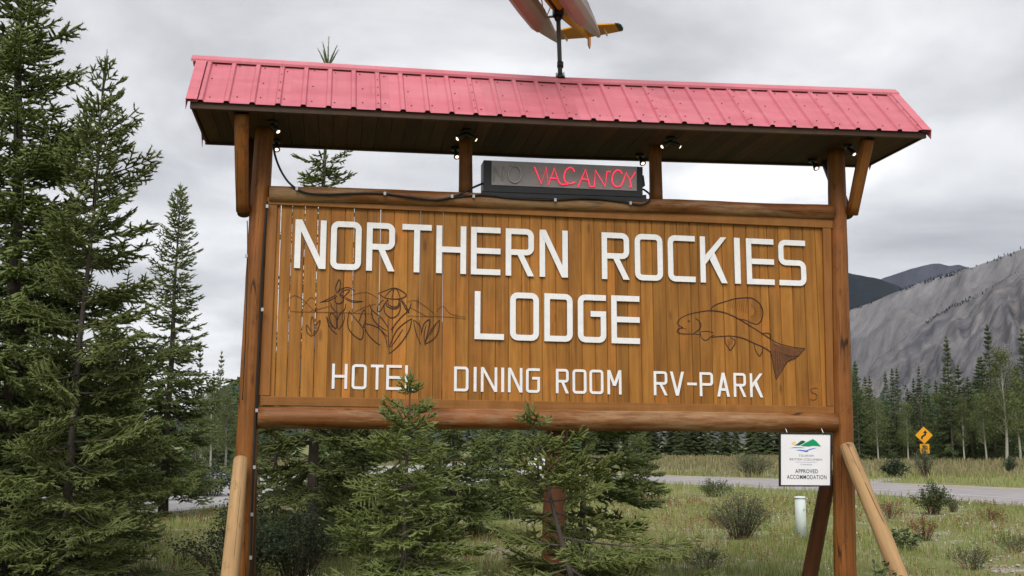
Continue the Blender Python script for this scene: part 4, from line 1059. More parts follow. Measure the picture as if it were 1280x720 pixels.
def spruce_geo(h, rb, s, seed, z0=0.25, whorl=0.17, per=5, shape=0.85, up=0.35, asym=None, gaps=0.0, taper=None, lean=(0, 0), lead=0.30):
    """crown and trunk arrays. rb: reach of the lowest limbs"""
    rng = np.random.default_rng(seed); lib = limb_lib(s); Ls = sorted(lib); G = Geo()
    z = z0; az = rng.random() * 6.28; r_tr = taper or 0.012 * h + 0.01
    cx = lambda zz: np.array([lean[0] * zz / h, lean[1] * zz / h, zz])
    while z < h - lead * 0.8:
        f = (z - z0) / (h - z0)
        reach = rb * (1 - f) ** shape * (0.72 + 0.28 * min(1, (f + 0.12) / 0.2)) + 0.05
        for k in range(per):
            az += 2 * math.pi / per * (0.8 + 0.4 * rng.random())
            if rng.random() < gaps: continue
            L = reach * (0.62 + 0.52 * rng.random())
            if asym is not None: L *= 1 + asym[1] * math.cos(az - asym[0])
            L = max(L, 0.07)
            key = min(Ls, key=lambda q: abs(math.log(q / L))); tV, tT, tM, tA = lib[key][rng.integers(len(lib[key]))]
            sc = L / key; flip = 1 if rng.random() < 0.5 else -1
            V = tV * sc * np.array([1, flip, 1])
            el = math.radians(-14 + 62 * f ** 1.5 * up / 0.35 + rng.normal() * 6)
            ro = rng.normal() * 0.34; c_, s_ = math.cos(ro), math.sin(ro)
            V = np.stack([V[:, 0], V[:, 1] * c_ - V[:, 2] * s_, V[:, 1] * s_ + V[:, 2] * c_], 1)
            c_, s_ = math.cos(el), math.sin(el); V = np.stack([V[:, 0] * c_ - V[:, 2] * s_, V[:, 1], V[:, 0] * s_ + V[:, 2] * c_], 1)
            c_, s_ = math.cos(az), math.sin(az); V = np.stack([V[:, 0] * c_ - V[:, 1] * s_, V[:, 0] * s_ + V[:, 1] * c_, V[:, 2]], 1)
            V = V + cx(z + rng.normal() * 0.03)
            G.add(V, tT, tM * 0, tA * 1.0); G.M[-1] = tM
        z += whorl * (0.6 + 0.8 * rng.random()) * (0.55 + 0.45 * (1 - f) if h > 3 else 0.8)
    top = cx(h); b0 = cx(h - lead)
    needles(G, b0, top, s, rng, 0.8)
    for k in range(5):
        a = k * 1.26 + rng.random(); q = cx(h - lead * (0.55 + 0.1 * rng.random()))
        needles(G, q, q + np.array([math.cos(a) * 0.45, math.sin(a) * 0.45, 0.9]) * lead * 0.42, s, rng, 0.8)
    zz = np.linspace(-0.1, h - lead * 0.2, 16)
    tp = np.stack([cx(q) + np.array([0.012 * math.sin(q * 2 + seed), 0.012 * math.cos(q * 1.7 + seed), 0]) for q in zz])
    R = np.maximum(0.006, r_tr * (1 - zz / h) ** 0.9 + 0.3 * r_tr * np.exp(-np.maximum(zz, 0) * 5))
    tr = tube_np(tp, R, 9)
    return G.arrays(), tr
def spruce_meshes(mat, *a, **k):
    (V, T, M, A), (tV, tT) = spruce_geo(*a, **k)
    cm = fast_mesh('crown', V, T, [mat, B_SPRUCE], M, A)
    tm = fast_mesh('trunk', tV, tT, [B_SPRUCE]); tm.polygons.foreach_set('use_smooth', [True] * len(tT))
    return cm, tm
def plant_tree(name, meshes, loc, label, cat='tree', group=None, rz=0.0, sc=1.0, scz=None):
    o = empty(name, loc, rz); o.scale = (sc, sc, scz or sc)
    link('trunk', meshes[1], o); link('crown', meshes[0], o)
    return tag(o, label, cat, group)
def lean_for(px_b, px_t, ytop, d):
    h = hz(ytop, d); b0 = cg(px_b, d); t0 = cgp(px_t, ytop, d)
    return h, b0, (t0.x - b0.x, t0.y - b0.y)
def near_tree(px_b, px_t, ytop, d, rb, s, seed, label, mat=None, **k):
    h, b0, ln = lean_for(px_b, px_t, ytop, d)
    return plant_tree('spruce_tree', spruce_meshes(mat or L_SPRUCE, h, rb, s, seed, lean=ln, **k), b0, label)
tree_r = math.atan2(RIGHT.y, RIGHT.x)
near_tree(10, 30, -190, 12.2, 1.75, 2.4, 11, 'tallest spruce at the left edge of the picture, its top out of frame', z0=0.12, whorl=0.215, per=5, shape=0.72)
near_tree(72, 134, 62, 11.3, 1.25, 1.5, 12, 'open spruce with long right-hand limbs beside the tallest spruce', z0=0.10, whorl=0.26, per=5, shape=0.64, asym=(tree_r, 0.22), gaps=0.12, lead=0.55, up=0.40, taper=0.050)
near_tree(203, 226, 228, 24, 1.45, 2.4, 13, 'slender dense spruce between the tall left spruces and the sign', z0=0.6, whorl=0.21, per=5, shape=0.72, gaps=0.1)
near_tree(388, 411, 46, 14.5, 1.55, 2.0, 14, 'tall spruce behind the left end of the sign, tip above the roof', z0=0.7, whorl=0.34, per=5, shape=1.12, lead=0.8, up=0.25, taper=0.085)
near_tree(503, 513, 460, 8.9, 0.86, 1.25, 15, 'young spruce in front of the sign with its tip over the hotel lettering', L_SPRUCE_Y, z0=0.3, whorl=0.15, per=5, shape=0.85, lead=0.24, gaps=0.08)
near_tree(738, 655, 495, 9.0, 1.45, 1.25, 16, 'young leaning spruce in front of the centre post with wide low limbs', L_SPRUCE_Y, z0=0.25, whorl=0.15, per=5, shape=1.3, asym=(tree_r, 0.20), gaps=0.28, lead=0.30)
near_tree(729, 729, 400, 14.0, 1.5, 2.0, 17, 'spruce with a bare grey trunk standing behind the sign right of centre', z0=0.8, whorl=0.25, per=4, shape=0.6, gaps=0.15)
DARKSP = near_tree(566, 566, 470, 19, 1.5, 2.4, 18, 'dark spruce behind the sign between the two young front spruces', z0=0.25, whorl=0.22, per=5, shape=0.7)
near_tree(455, 452, 480, 16.5, 1.35, 2.4, 19, 'dark spruce behind the sign next to the tall spruce trunk', z0=0.2, whorl=0.22, per=5, shape=0.7)
BUSHY = near_tree(138, 142, 400, 17, 1.15, 2.4, 20, 'bushy spruce low behind the open spruce on the left', z0=0.2, whorl=0.24, per=5, shape=0.7)
near_tree(345, 342, 430, 22, 1.3, 2.4, 24, 'spruce partly hidden behind the left post of the sign', z0=0.2, whorl=0.24, per=5, shape=0.7)

def twin(src, px, ytop, d, label, rz):       # another spruce of the same build, at its own place and size
    ms = {c.name.split('.')[0]: c.data for c in src.children}
    h0 = max(v.co.z for v in ms['trunk'].vertices) * 1.03
    return plant_tree('spruce_tree', (ms['crown'], ms['trunk']), cg(px, d), label, 'tree', None, rz, hz(ytop, d) / h0)
twin(BUSHY, 62, 300, 21, 'spruce filling the gap behind the two tall left spruces', 1.3)
twin(BUSHY, 112, 395, 26, 'smaller spruce further back between the left spruces', 3.0)
twin(BUSHY, -25, 330, 16, 'spruce cut by the lower left picture edge', 4.4)
twin(DARKSP, 622, 500, 24, 'dark spruce behind the sign just left of the centre post', 2.1)
twin(DARKSP, 425, 490, 27, 'far dark spruce behind the sign right of the tall spruce trunk', 4.0)
twin(DARKSP, 800, 535, 30, 'small spruce behind the wide limbs right of the centre post', 5.2)

# ------------------------------------------------------------------ far spruces, shared meshes
FAR = [spruce_meshes(L_SPRUCE_F, 12.0, rb * 1.15, 8.0, sd_, z0=0.5, whorl=0.55, per=5, shape=sh_, gaps=gp_, lead=0.8) for rb, sd_, sh_, gp_ in ((1.7, 31, 0.8, 0.1), (1.35, 32, 0.75, 0.2), (2.0, 33, 0.85, 0.1), (1.1, 34, 0.7, 0.25))]
rt = random.Random(8); kf = [0]
def far_tree(px, ytop, d, label, group, wide=1.0):
    h = hz(ytop, d); k = kf[0] % 4; kf[0] += 1; z_ = h / 12.0
    return plant_tree('spruce_tree', FAR[k], cg(px, d), label, 'tree', group, rt.uniform(0, 6.3), z_ * wide, z_)
for px, yt, lab in ((1192, 418, 'tall dark spruce in the far treeline above the yellow road sign'), (1245, 403, 'tallest spruce of the far treeline near the right edge'), (1075, 449, 'thin spruce in the far treeline just right of the right post'),
                    (1155, 456, 'spruce in the far treeline directly above the yellow road sign'), (1112, 463, 'first of the twin thin spruces in the far treeline'), (1121, 459, 'second taller one of the twin thin spruces in the far treeline'), (1092, 468, 'short pointed spruce in the far treeline left of the twin spruces')):
    far_tree(px, yt, 96, lab, None, 0.85)
G_R = 'spruces of the treeline beyond the road'
for i in range(44):
    px = 1062 + (i + rt.random()) * 5.2
    far_tree(px, rt.gauss(485, 19) - max(0, px - 1200) * 0.2, rt.uniform(97, 112), 'dark green spruce in the dense treeline beyond the road', G_R, rt.uniform(0.9, 1.35))
for px, yt, d, lab in ((160, 430, 45, 'far spruce tip between the open spruce and the slender spruce'), (171, 441, 52, 'small far spruce tip left of the slender spruce'), (243, 424, 44, 'thin far spruce just right of the slender spruce'), (271, 437, 60, 'pointed far spruce standing alone above the pale green aspens'), (262, 462, 64, 'short far spruce left of the pointed spruce over the aspens'), (299, 445, 40, 'thin far spruce touching the left post of the sign')):
    far_tree(px, yt, d, lab, None, 0.75)
# the wood behind the front row reads as one mass
def forest(name, specs, label):
    rng = np.random.default_rng(len(specs)); G = Geo()
    for px, yt, d in specs:
        p = cg(px, d); h = hz(yt, d); R0 = h * rng.uniform(0.12, 0.19); nt_ = 16; C, D = [], []
        for t in range(nt_):
            for k in range(7):
                f = min(1.0, 0.04 + 0.96 * (t + rng.random()) / nt_); a = rng.random() * 6.28; C.append((p.x, p.y, h * f)); D.append((math.cos(a), math.sin(a), -0.35 + 0.9 * f ** 2))
        C, D = np.array(C), norm(np.array(D)); f = C[:, 2] / h; L_ = (R0 * (1.04 - f) ** 0.8 * (0.7 + 0.6 * rng.random(len(f))) + 0.15)[:, None]
        sd = norm(cross(D, np.array([0, 0, 1.0]))) * L_ * 0.34; dn = np.array([0, 0, -0.12]) * L_
        V = np.stack([C, C + D * L_ * 0.6 + sd + dn, C + D * L_, C + D * L_ * 0.6 - sd + dn], 1).reshape(-1, 3); b_ = np.arange(len(f))[:, None] * 4
        G.add(V, np.concatenate([b_ + np.array([[0, 1, 2]]), b_ + np.array([[0, 2, 3]])]), 0, np.zeros(len(V)))
    V_, T_, M_, A_ = G.arrays(); o = link(name, fast_mesh(name, V_, T_, [L_SPRUCE_F], None, A_))
    return tag(o, label, 'forest', kind='stuff')
forest('forest', [(1050 + rt.random() * 330, rt.gauss(494, 10), rt.uniform(108, 150)) for i in range(150)], 'dense dark spruce wood filling in behind the treeline beyond the road')
forest('forest', [(700 + rt.random() * 360, rt.uniform(485, 520), rt.uniform(122, 180)) for i in range(120)], 'far dark spruce wood low under the sign panel')
forest('forest', [(-120 + rt.random() * 420, rt.uniform(470, 515), rt.uniform(62, 120)) for i in range(90)], 'far spruce wood beyond the gravel lot on the left')
forest('forest', [(310 + rt.random() * 420, rt.uniform(495, 530), rt.uniform(85, 120)) for i in range(90)], 'far spruce wood low behind the sign between its posts')

# ------------------------------------------------------------------ broad-leaved trees and shrubs
def leaves_np(C, D, size, rng, asp=0.55):
    n = len(C); D = norm(D); sd = norm(cross(D, rng.normal(size=(n, 3))))
    s = size * (0.7 + 0.6 * rng.random(n))[:, None]
    nn = cross(D, sd)
    V = np.stack([C, C + D * s * 0.5 + sd * s * asp * 0.5 + nn * s * 0.06, C + D * s, C + D * s * 0.5 - sd * s * asp * 0.5 + nn * s * 0.06], 1).reshape(-1, 3)
    b_ = np.arange(n)[:, None] * 4
    T = np.concatenate([b_ + np.array([[0, 1, 2]]), b_ + np.array([[0, 2, 3]])])
    return V, T
def shrub_meshes(mat, w_, h_, nstem, leaf, perstem, seed, droop=0.2, asp=0.5, spread=1.0, stem=B_TWIG):
    rng = np.random.default_rng(seed); G = Geo(); GS = Geo()
    for i in range(nstem):
        a = rng.random() * 6.28; rr = math.sqrt(rng.random())
        tipp = np.array([math.cos(a) * rr * w_ / 2 * spread, math.sin(a) * rr * w_ / 2 * spread, h_ * (1 - 0.55 * rr ** 2) * (0.75 + 0.35 * rng.random())])
        base = np.array([math.cos(a), math.sin(a), 0]) * rr * w_ * 0.13; base[2] = -0.03
        t = np.linspace(0, 1, 7)[:, None]; P = base * (1 - t) + tipp * t; P[:, 2] += (h_ * 0.15 * np.sin(t[:, 0] * math.pi)); P[:, :2] += rng.normal(size=2) * 0.03 * w_ * t
        V, T = tube_np(P, 0.010 * h_ * (1 - t[:, 0] * 0.8), 4); GS.add(V, T, 0, np.zeros(len(V)))
        q = 0.15 + 0.85 * rng.random(perstem) ** 0.8
        C = np.stack([np.interp(q, t[:, 0], P[:, k]) for k in range(3)], 1)
        D = rng.normal(size=(perstem, 3)); D[:, 2] = D[:, 2] * 0.5 + 0.35 - droop
        off = norm(rng.normal(size=(perstem, 3))) * (rng.random(perstem)[:, None] * 0.13 * w_)
        V, T = leaves_np(C + off, D, leaf, rng, asp); G.add(V, T, 0, np.zeros(len(V)))
    V, T, M, A = G.arrays(); cm = fast_mesh('foliage', V, T, [mat], None, A)
    V, T, M, A = GS.arrays(); sm = fast_mesh('stems', V, T, [stem])
    return cm, sm
def shrub(name, meshes, loc, label, cat='shrub', rz=0.0, sc=1.0, group=None):
    o = empty(name, loc, rz); o.scale = (sc,) * 3
    link('foliage', meshes[0], o); link('stems', meshes[1], o); return tag(o, label, cat, group)
shrub('leafy_shrub', shrub_meshes(L_DARK, 1.35, 0.95, 60, 0.038, 130, 51), cg(292, 12.6), 'dense dark leafy shrub at the foot of the left post')
shrub('leafy_shrub', shrub_meshes(L_DARK, 1.1, 0.95, 46, 0.038, 120, 52), cg(372, 12.9), 'dark leafy shrub under the tall spruce just right of the left post')
shrub('willow_shrub', shrub_meshes(L_WILLOW, 1.35, 0.80, 60, 0.045, 70, 53, asp=0.28), gp(925, 674), 'grey-green willow bush in the grass left of the white pipe')
shrub('leafy_shrub', shrub_meshes(L_GREEN, 0.95, 0.75, 36, 0.055, 70, 54), gp(1166, 643), 'green bush at the near edge of the road')
shrub('leafy_shrub', shrub_meshes(L_DARK, 1.3, 0.95, 40, 0.09, 60, 55), gp(1119, 598), 'dark round bush across the road left of the yellow sign')
shrub('willow_shrub', shrub_meshes(L_WILLOW, 1.5, 1.6, 30, 0.10, 45, 56, asp=0.25), gp(1157, 597), 'pale willow bush around the foot of the yellow road sign')
shrub('willow_shrub', shrub_meshes(L_WILLOW, 2.4, 1.2, 46, 0.09, 60, 57, asp=0.3), gp(940, 596), 'wide grey-green willow bush across the road left of the white board')
shrub('leafy_shrub', shrub_meshes(L_GREEN, 1.3, 0.55, 30, 0.05, 60, 58), gp(892, 621), 'bright green low bush at the road edge under the panel')
shrub('leafy_shrub', shrub_meshes(L_DARK, 1.0, 0.9, 26, 0.08, 50, 59), gp(1262, 592), 'small dark bush across the road near the right edge')
shrub('leafy_shrub', shrub_meshes(L_GREEN, 0.45, 0.62, 14, 0.060, 26, 60, asp=0.6), cg(1110, 9.6), 'broad-leaved weed growing at the peeled prop log')
shrub('leafy_shrub', shrub_meshes(L_GREEN, 0.5, 0.35, 12, 0.075, 22, 61, asp=0.45), gp(1132, 688), 'small leafy plant right of the peeled prop log')
for k, (px, d, w_, h_) in enumerate(((228, 34, 2.2, 1.3), (263, 33, 2.0, 1.1), (180, 30, 2.0, 1.2), (420, 30, 2.2, 1.2))):
    shrub('leafy_shrub', shrub_meshes(L_DARK if k < 3 else L_GREEN, w_, h_, 40, 0.08, 60, 65 + k), cg(px, d), ('dark bush at the gravel edge under the slender spruce', 'dark bush at the gravel edge left of the left post', 'dark bush at the gravel edge left of the slender spruce', 'green bush on the grass behind the sign right of the left post')[k])

def aspen_meshes(h, r, seed, leaf=0.13, n=5200):
    rng = np.random.default_rng(seed); G = Geo()
    ncl = 60; t = rng.random(ncl); a = rng.random(ncl) * 6.28
    rr = r * np.sqrt(rng.random(ncl)) * (1 - 0.65 * np.abs(t - 0.35) / 0.65)
    cl = np.stack([np.cos(a) * rr, np.sin(a) * rr, h * (0.30 + 0.70 * t)], 1)
    k = rng.integers(ncl, size=n); C = cl[k] + rng.normal(size=(n, 3)) * np.array([0.16, 0.16, 0.2]) * r * 1.1
    V, T = leaves_np(C, rng.normal(size=(n, 3)) + np.array([0, 0, -0.3]), leaf, rng, 0.8); G.add(V, T, 0, np.zeros(len(V)))
    for q in cl[:34]:
        b_ = np.array([0, 0, q[2] * 0.72]); tt = np.linspace(0, 1, 4)[:, None]
        Vb, Tb = tube_np(b_ * (1 - tt) + q * tt, 0.012 * r * (1.2 - tt[:, 0]), 3); G.add(Vb, Tb, 1, np.zeros(len(Vb)))
    V, T, M, A = G.arrays(); cm = fast_mesh('crown', V, T, [L_ASPEN, B_ASPEN], M, A)
    zz = np.linspace(-0.1, h * 0.92, 10); P = np.stack([0.06 * np.sin(zz * 0.9 + seed), 0.06 * np.cos(zz * 0.7), zz], 1)
    tV, tT = tube_np(P, 0.014 * h * (1.05 - zz / h), 8); tm = fast_mesh('trunk', tV, tT, [B_ASPEN]); tm.polygons.foreach_set('use_smooth', [True] * len(tT))
    return cm, tm
AS = [aspen_meshes(9, 1.5, 81), aspen_meshes(9, 1.2, 82), aspen_meshes(9, 1.9, 83)]
for k, (px, yt, d, lab) in enumerate(((1260, 440, 92, 'light green aspen with a pale trunk near the right edge treeline'), (1068, 468, 100, 'bright green aspen in the treeline just right of the right post'), (1082, 486, 101, 'low bright green aspen beside the thin far spruce'),
        (1178, 494, 101, 'pale-trunked aspen in the treeline right of the yellow sign'), (1275, 462, 97, 'pale green aspen cut by the right picture edge'),
        (1098, 500, 95, 'olive green aspen low in the treeline left of the twin thin spruces'), (1136, 506, 95, 'short light green aspen just left of the yellow sign'), (1206, 498, 95, 'light green aspen right of the tall dark spruce'), (1233, 490, 94, 'light green aspen left of the tallest far spruce'),
        (262, 482, 56, 'pale green aspen below the pointed far spruce'), (281, 488, 58, 'pale green aspen close to the left post'), (250, 492, 57, 'pale green aspen right of the slender spruce'))):
    plant_tree('aspen_tree', AS[k % 3], cg(px, d), lab, 'tree', None, k * 1.3, hz(yt, d) / 9, hz(yt, d) / 9)

# small spruces along the crest of the scree slopes: one uncountable fringe
def crest_trees(prof, dr, db, n, label, rng, hmin, hmax, px0, px1):
    G = Geo(); 
    for i in range(n):
        px = rng.uniform(px0, px1); t_ = rng.uniform(0.965, 1.0); p = cgp(px, 554, db + (dr - db) * t_); zt = (hz(interp(prof, px), dr) + 2) * t_ ** 1.25 - 2
        h = rng.uniform(hmin, hmax); r = h * 0.3
        for (f0, f1, w_) in ((0.0, 0.5, 1.0), (0.3, 0.8, 0.7), (0.6, 1.05, 0.45)):
            a = np.arange(5) * 1.2566 + rng.random(); ring = np.stack([np.cos(a) * r * w_, np.sin(a) * r * w_, np.full(5, f0 * h)], 1)
            V = np.concatenate([ring, [[0, 0, f1 * h]]]) + np.array([p.x, p.y, zt - 1])
            G.add(V, np.array([(k, (k+1) % 5, 5) for k in range(5)]), 0, np.zeros(6))
    V, T, M, A = G.arrays(); o = link('crest_trees', fast_mesh('crest_trees', V, T, [F_HILL])); tag(o, label, 'trees', kind='stuff')
rg = np.random.default_rng(4)
crest_trees([(1065,388),(1100,377),(1140,360),(1180,346),(1230,333),(1280,315),(1340,292)], 1500, 450, 260, 'dark fringe of tiny trees along the crest of the grey mountain', rg, 1.5, 4, 1066, 1230)
crest_trees([(1065,388),(1100,377),(1140,360),(1180,346),(1230,333),(1280,315),(1340,292)], 1500, 450, 14, 'few tiny trees on the upper crest of the grey mountain', rg, 2.5, 5, 1230, 1300)
crest_trees([(1100,450),(1150,412),(1180,392),(1200,381),(1240,364),(1280,343),(1340,320)], 900, 330, 110, 'thin line of tiny trees along the lower rocky spur', rg, 1.0, 2.6, 1165, 1290)

# ------------------------------------------------------------------ small things on the ground
pp = gp(1002, 673)
pipe = empty('marker_pipe', pp); tag(pipe, 'short pale green-white pipe standing in the grass below the white board', 'pipe')
P_PIPE = plain('pale_pipe_paint', (0.47, 0.52, 0.49), 0.6, vary=0.1, scale=6)
hp = 0.71
mb = MB(); mb.tube([(0, 0, -0.1), (0, 0, hp - 0.02)], 0.092, 22); mb.build('shaft', P_PIPE, pipe)
mb = MB(); mb.tube([(0, 0, hp - 0.025), (0, 0, hp - 0.004), (0, 0, hp + 0.012), (0, 0, hp + 0.016)], [0.099, 0.099, 0.085, 0.04], 22); mb.build('cap', plain('pipe_cap_paint', (0.56, 0.59, 0.57), 0.55, vary=0.08), pipe)
for k in (0.2, 0.5):
    mb = MB(); mb.tube([(0.02, -0.088, k), (0.02, -0.097, k)], 0.014, 8); mb.build('bolt', P_STEEL, pipe)
# yellow curve sign across the road
rsn = cgp(1155, 544, 58); rsn_b = Vector((rsn.x, rsn.y, 0)); rd = empty('road_sign', rsn_b, math.atan2(RIGHT.y, RIGHT.x) - 0.12)
tag(rd, 'yellow diamond curve warning sign with 70 plate on a steel post', 'road sign')
P_SIGNY = plain('yellow_sign_sheeting', (0.62, 0.27, 0.006), 0.45, vary=0.06, scale=2); P_SIGNK = plain('black_sign_print', (0.012, 0.010, 0.008), 0.6)
zc_ = rsn.z; dq = 0.47
mb = MB(); mb.box(-0.03, 0.03, 0.012, 0.07, -0.3, zc_ + 0.3); mb.build('post', P_STEEL, rd)
mb = MB(); mb.prism([(0, 0, zc_ - dq), (dq, 0, zc_), (0, 0, zc_ + dq), (-dq, 0, zc_)], (0, 0.01, 0)); mb.build('diamond_plate', P_SIGNY, rd)
zp = zc_ - dq - 0.26
mb = MB(); mb.box(-0.25, 0.25, -0.004, 0.008, zp - 0.27, zp + 0.25); mb.build('speed_plate', P_SIGNY, rd)
mb = MB(); arr = [(-0.12, -0.20), (-0.12, -0.10), (0.07, 0.03), (0.07, 0.12)]
for (x0, z0_), (x1, z1_) in zip(arr, arr[1:]):
    d_ = Vector((x1 - x0, 0, z1_ - z0_)).normalized(); nn = Vector((-d_.z, 0, d_.x)) * 0.045; a_ = Vector((x0, -0.002, zc_ + z0_)) - d_ * 0.02; c_ = Vector((x1, -0.002, zc_ + z1_)) + d_ * 0.02
    mb.prism([a_ - nn, c_ - nn, c_ + nn, a_ + nn], (0, 0.001 , 0)); arr_y = 0
mb.prism([(-0.05, -0.003, zc_ + 0.11), (0.19, -0.003, zc_ + 0.11), (0.07, -0.003, zc_ + 0.28)], (0, 0.001, 0)); mb.build('curve_arrow', P_SIGNK, rd)
o = link('printed_text', text_mesh('70', 0.24, 0.30, P_SIGNK, 'printed_text', 0.02), rd); o.location = (0, -0.0055, zp + 0.05)
o = link('printed_text', text_mesh('km/h', 0.07, 0.28, P_SIGNK, 'printed_text', 0.02), rd); o.location = (0, -0.0055, zp - 0.19)
# framed white sign far behind the centre post
es = cgp(684, 578, 40); eb = Vector((es.x, es.y, 0)); er = empty('entrance_sign', eb, math.atan2(RIGHT.y, RIGHT.x)); tag(er, 'white sign in a wooden frame half hidden behind the centre post', 'sign')
zc_ = es.z
mb = MB(); mb.box(-0.72, 0.72, 0, 0.02, zc_ - 0.22, zc_ + 0.16); mb.build('panel', P_BOARDW, er)
mb = MB(); mb.box(-0.80, 0.80, -0.02, 0.04, zc_ + 0.17, zc_ + 0.24); mb.build('top_rail', W_RAW, er)
for s_ in (-1, 1):
    mb = MB(); mb.box(s_ * 0.76 - 0.035, s_ * 0.76 + 0.035, -0.018, 0.038, -0.2, zc_ + 0.168); mb.build('post', W_RAW, er)
o = link('printed_text', text_mesh('CENTER', 0.22, 1.2, P_TXTK, 'printed_text', 0.02), er); o.location = (0.02, -0.002, zc_ - 0.03)

# ------------------------------------------------------------------ grass, weeds and stones near the camera
def gr_mat(name, cols):
    M = Mat(name, cols[0], 0.8, spec=0.15); v = M.coords((1, 1, 1), rnd=False); a = M.noise(v, 0.45, 4, 0.6); b_ = M.n('ShaderNodeAttribute', attribute_name='tint').outputs['Fac']
    f = M.math('ADD', M.math('MULTIPLY', a, 0.9), M.math('MULTIPLY', M.math('SUBTRACT', b_, 0.5), 0.55))
    c = M.ramp(f, [(0.25, cols[0]), (0.45, cols[1]), (0.62, cols[2])]); M.color(c)
    tr = M.n('ShaderNodeBsdfTranslucent'); M.l(c, tr.inputs['Color']); mx_ = M.n('ShaderNodeMixShader'); mx_.inputs[0].default_value = 0.3
    M.l(M.b.outputs[0], mx_.inputs[1]); M.l(tr.outputs[0], mx_.inputs[2]); M.l(mx_.outputs[0], M.o.inputs['Surface']); return M.m
G_GRASS = gr_mat('meadow_grass', [(0.160, 0.215, 0.052), (0.250, 0.285, 0.085), (0.37, 0.33, 0.165)])
G_DRY = gr_mat('dry_field_grass', [(0.14, 0.145, 0.065), (0.23, 0.21, 0.105), (0.32, 0.255, 0.15)])
def in_road(x, y):
    return False
near_xy = np.array([(p.x, p.y) for p in near]); far_xy = np.array([(p.x, p.y) for p in offset(near, 8.2)])
def road_mask(P, pad=0.15):
    # signed side test against the road centre line segments
    c = (near_xy + far_xy) / 2; m_ = np.zeros(len(P), bool)
    for a, b_ in zip(c[:-1], c[1:]):
        d = b_ - a; t = np.clip(((P - a) @ d) / (d @ d), 0, 1); q = a + t[:, None] * d
        m_ |= np.linalg.norm(P - q, axis=1) < 4.1 + pad
    return m_
lot_poly = np.array([(p.x, p.y) for p in lot_n] + [(p.x, p.y) for p in reversed(lot_f)])
def poly_mask(P, poly):
    x, y = P[:, 0], P[:, 1]; ins = np.zeros(len(P), bool); n = len(poly)
    for i in range(n):
        x0, y0 = poly[i]; x1, y1 = poly[(i + 1) % n]
        c = ((y0 > y) != (y1 > y)) & (x < (x1 - x0) * (y - y0) / (y1 - y0 + 1e-12) + x0); ins ^= c
    return ins
hf = np.array(HFWD)[:2]; rt2 = np.array(RIGHT)[:2]; ey2 = np.array(EYE)[:2]
def scatter(n, d0, d1, rng, pw=1.0, marg=0.56):
    d = (d0 ** (2 - pw) + rng.random(n) * (d1 ** (2 - pw) - d0 ** (2 - pw))) ** (1 / (2 - pw)) if pw != 2 else d0 * (d1 / d0) ** rng.random(n)
    l = (rng.random(n) * 2 - 1) * d * marg
    P = ey2 + d[:, None] * hf + l[:, None] * rt2
    k = ~road_mask(P) & ~poly_mask(P, lot_poly); return P[k], d[k]
def patch(P, sc, seed):     # smooth 0..1 value field
    return np.array([0.5 + 0.5 * mnoise.noise(Vector((x * sc, y * sc, seed))) for x, y in P])
def blades(P, h, rng, wd, lean=0.45):
    n = len(P); a = rng.random(n) * 6.28; la = rng.random(n) * 6.28; le = h * lean * rng.random(n)
    sx = np.stack([np.cos(a), np.sin(a), np.zeros(n)], 1) * wd[:, None] / 2
    B = np.concatenate([P, np.zeros((n, 1)) - 0.01], 1); L_ = np.stack([np.cos(la) * le, np.sin(la) * le, np.zeros(n)], 1); Z = np.array([[0, 0, 1.0]])
    V = np.stack([B - sx, B + sx, B + L_ * 0.35 + Z * h[:, None] * 0.6 + sx * 0.7, B + L_ * 0.35 + Z * h[:, None] * 0.6 - sx * 0.7, B + L_ + Z * h[:, None] * (1 - 0.3 * rng.random(n))[:, None]], 1).reshape(-1, 3)
    i0 = np.arange(n)[:, None] * 5
    T = np.concatenate([i0 + np.array([[0, 1, 2]]), i0 + np.array([[0, 2, 3]]), i0 + np.array([[3, 2, 4]])])
    return V, T, n
def grass(name, n, d0, d1, hmin, hmax, wd, mat, seed, label, pw=1.0, bare=0.0):
    rng = np.random.default_rng(seed); P, d = scatter(n, d0, d1, rng, pw); pt = patch(P, 0.55, seed) * 0.6 + patch(P, 2.1, seed + 5) * 0.4
    k = pt > bare + (rng.random(len(P)) - 0.5) * 0.12; P, d, pt = P[k], d[k], pt[k]
    h = (hmin + (hmax - hmin) * rng.random(len(P)) ** 1.6) * (0.35 + 1.1 * pt)
    V, T, m_ = blades(P, h, rng, wd * (0.6 + 0.8 * rng.random(len(P))) * np.maximum(1, d / 20))
    A = np.repeat(np.clip(0.5 + 0.3 * rng.normal(size=m_), 0, 1), 5)
    o = link(name, fast_mesh(name, V, T, [mat], None, A)); tag(o, label, 'grass', kind='stuff')
grass('meadow_grass', 140000, 11.5, 30, 0.05, 0.21, 0.009, G_GRASS, 91, 'green and straw-coloured meadow grass round the sign and down to the road', 1.0, 0.46)
grass('meadow_grass', 36000, 28, 60, 0.14, 0.40, 0.012, G_GRASS, 92, 'taller grass along the road edge', 1.0, 0.30)
grass('field_grass', 46000, 50, 125, 0.25, 0.65, 0.016, G_DRY, 93, 'dry grass field across the road up to the treeline', 1.0, 0.30)
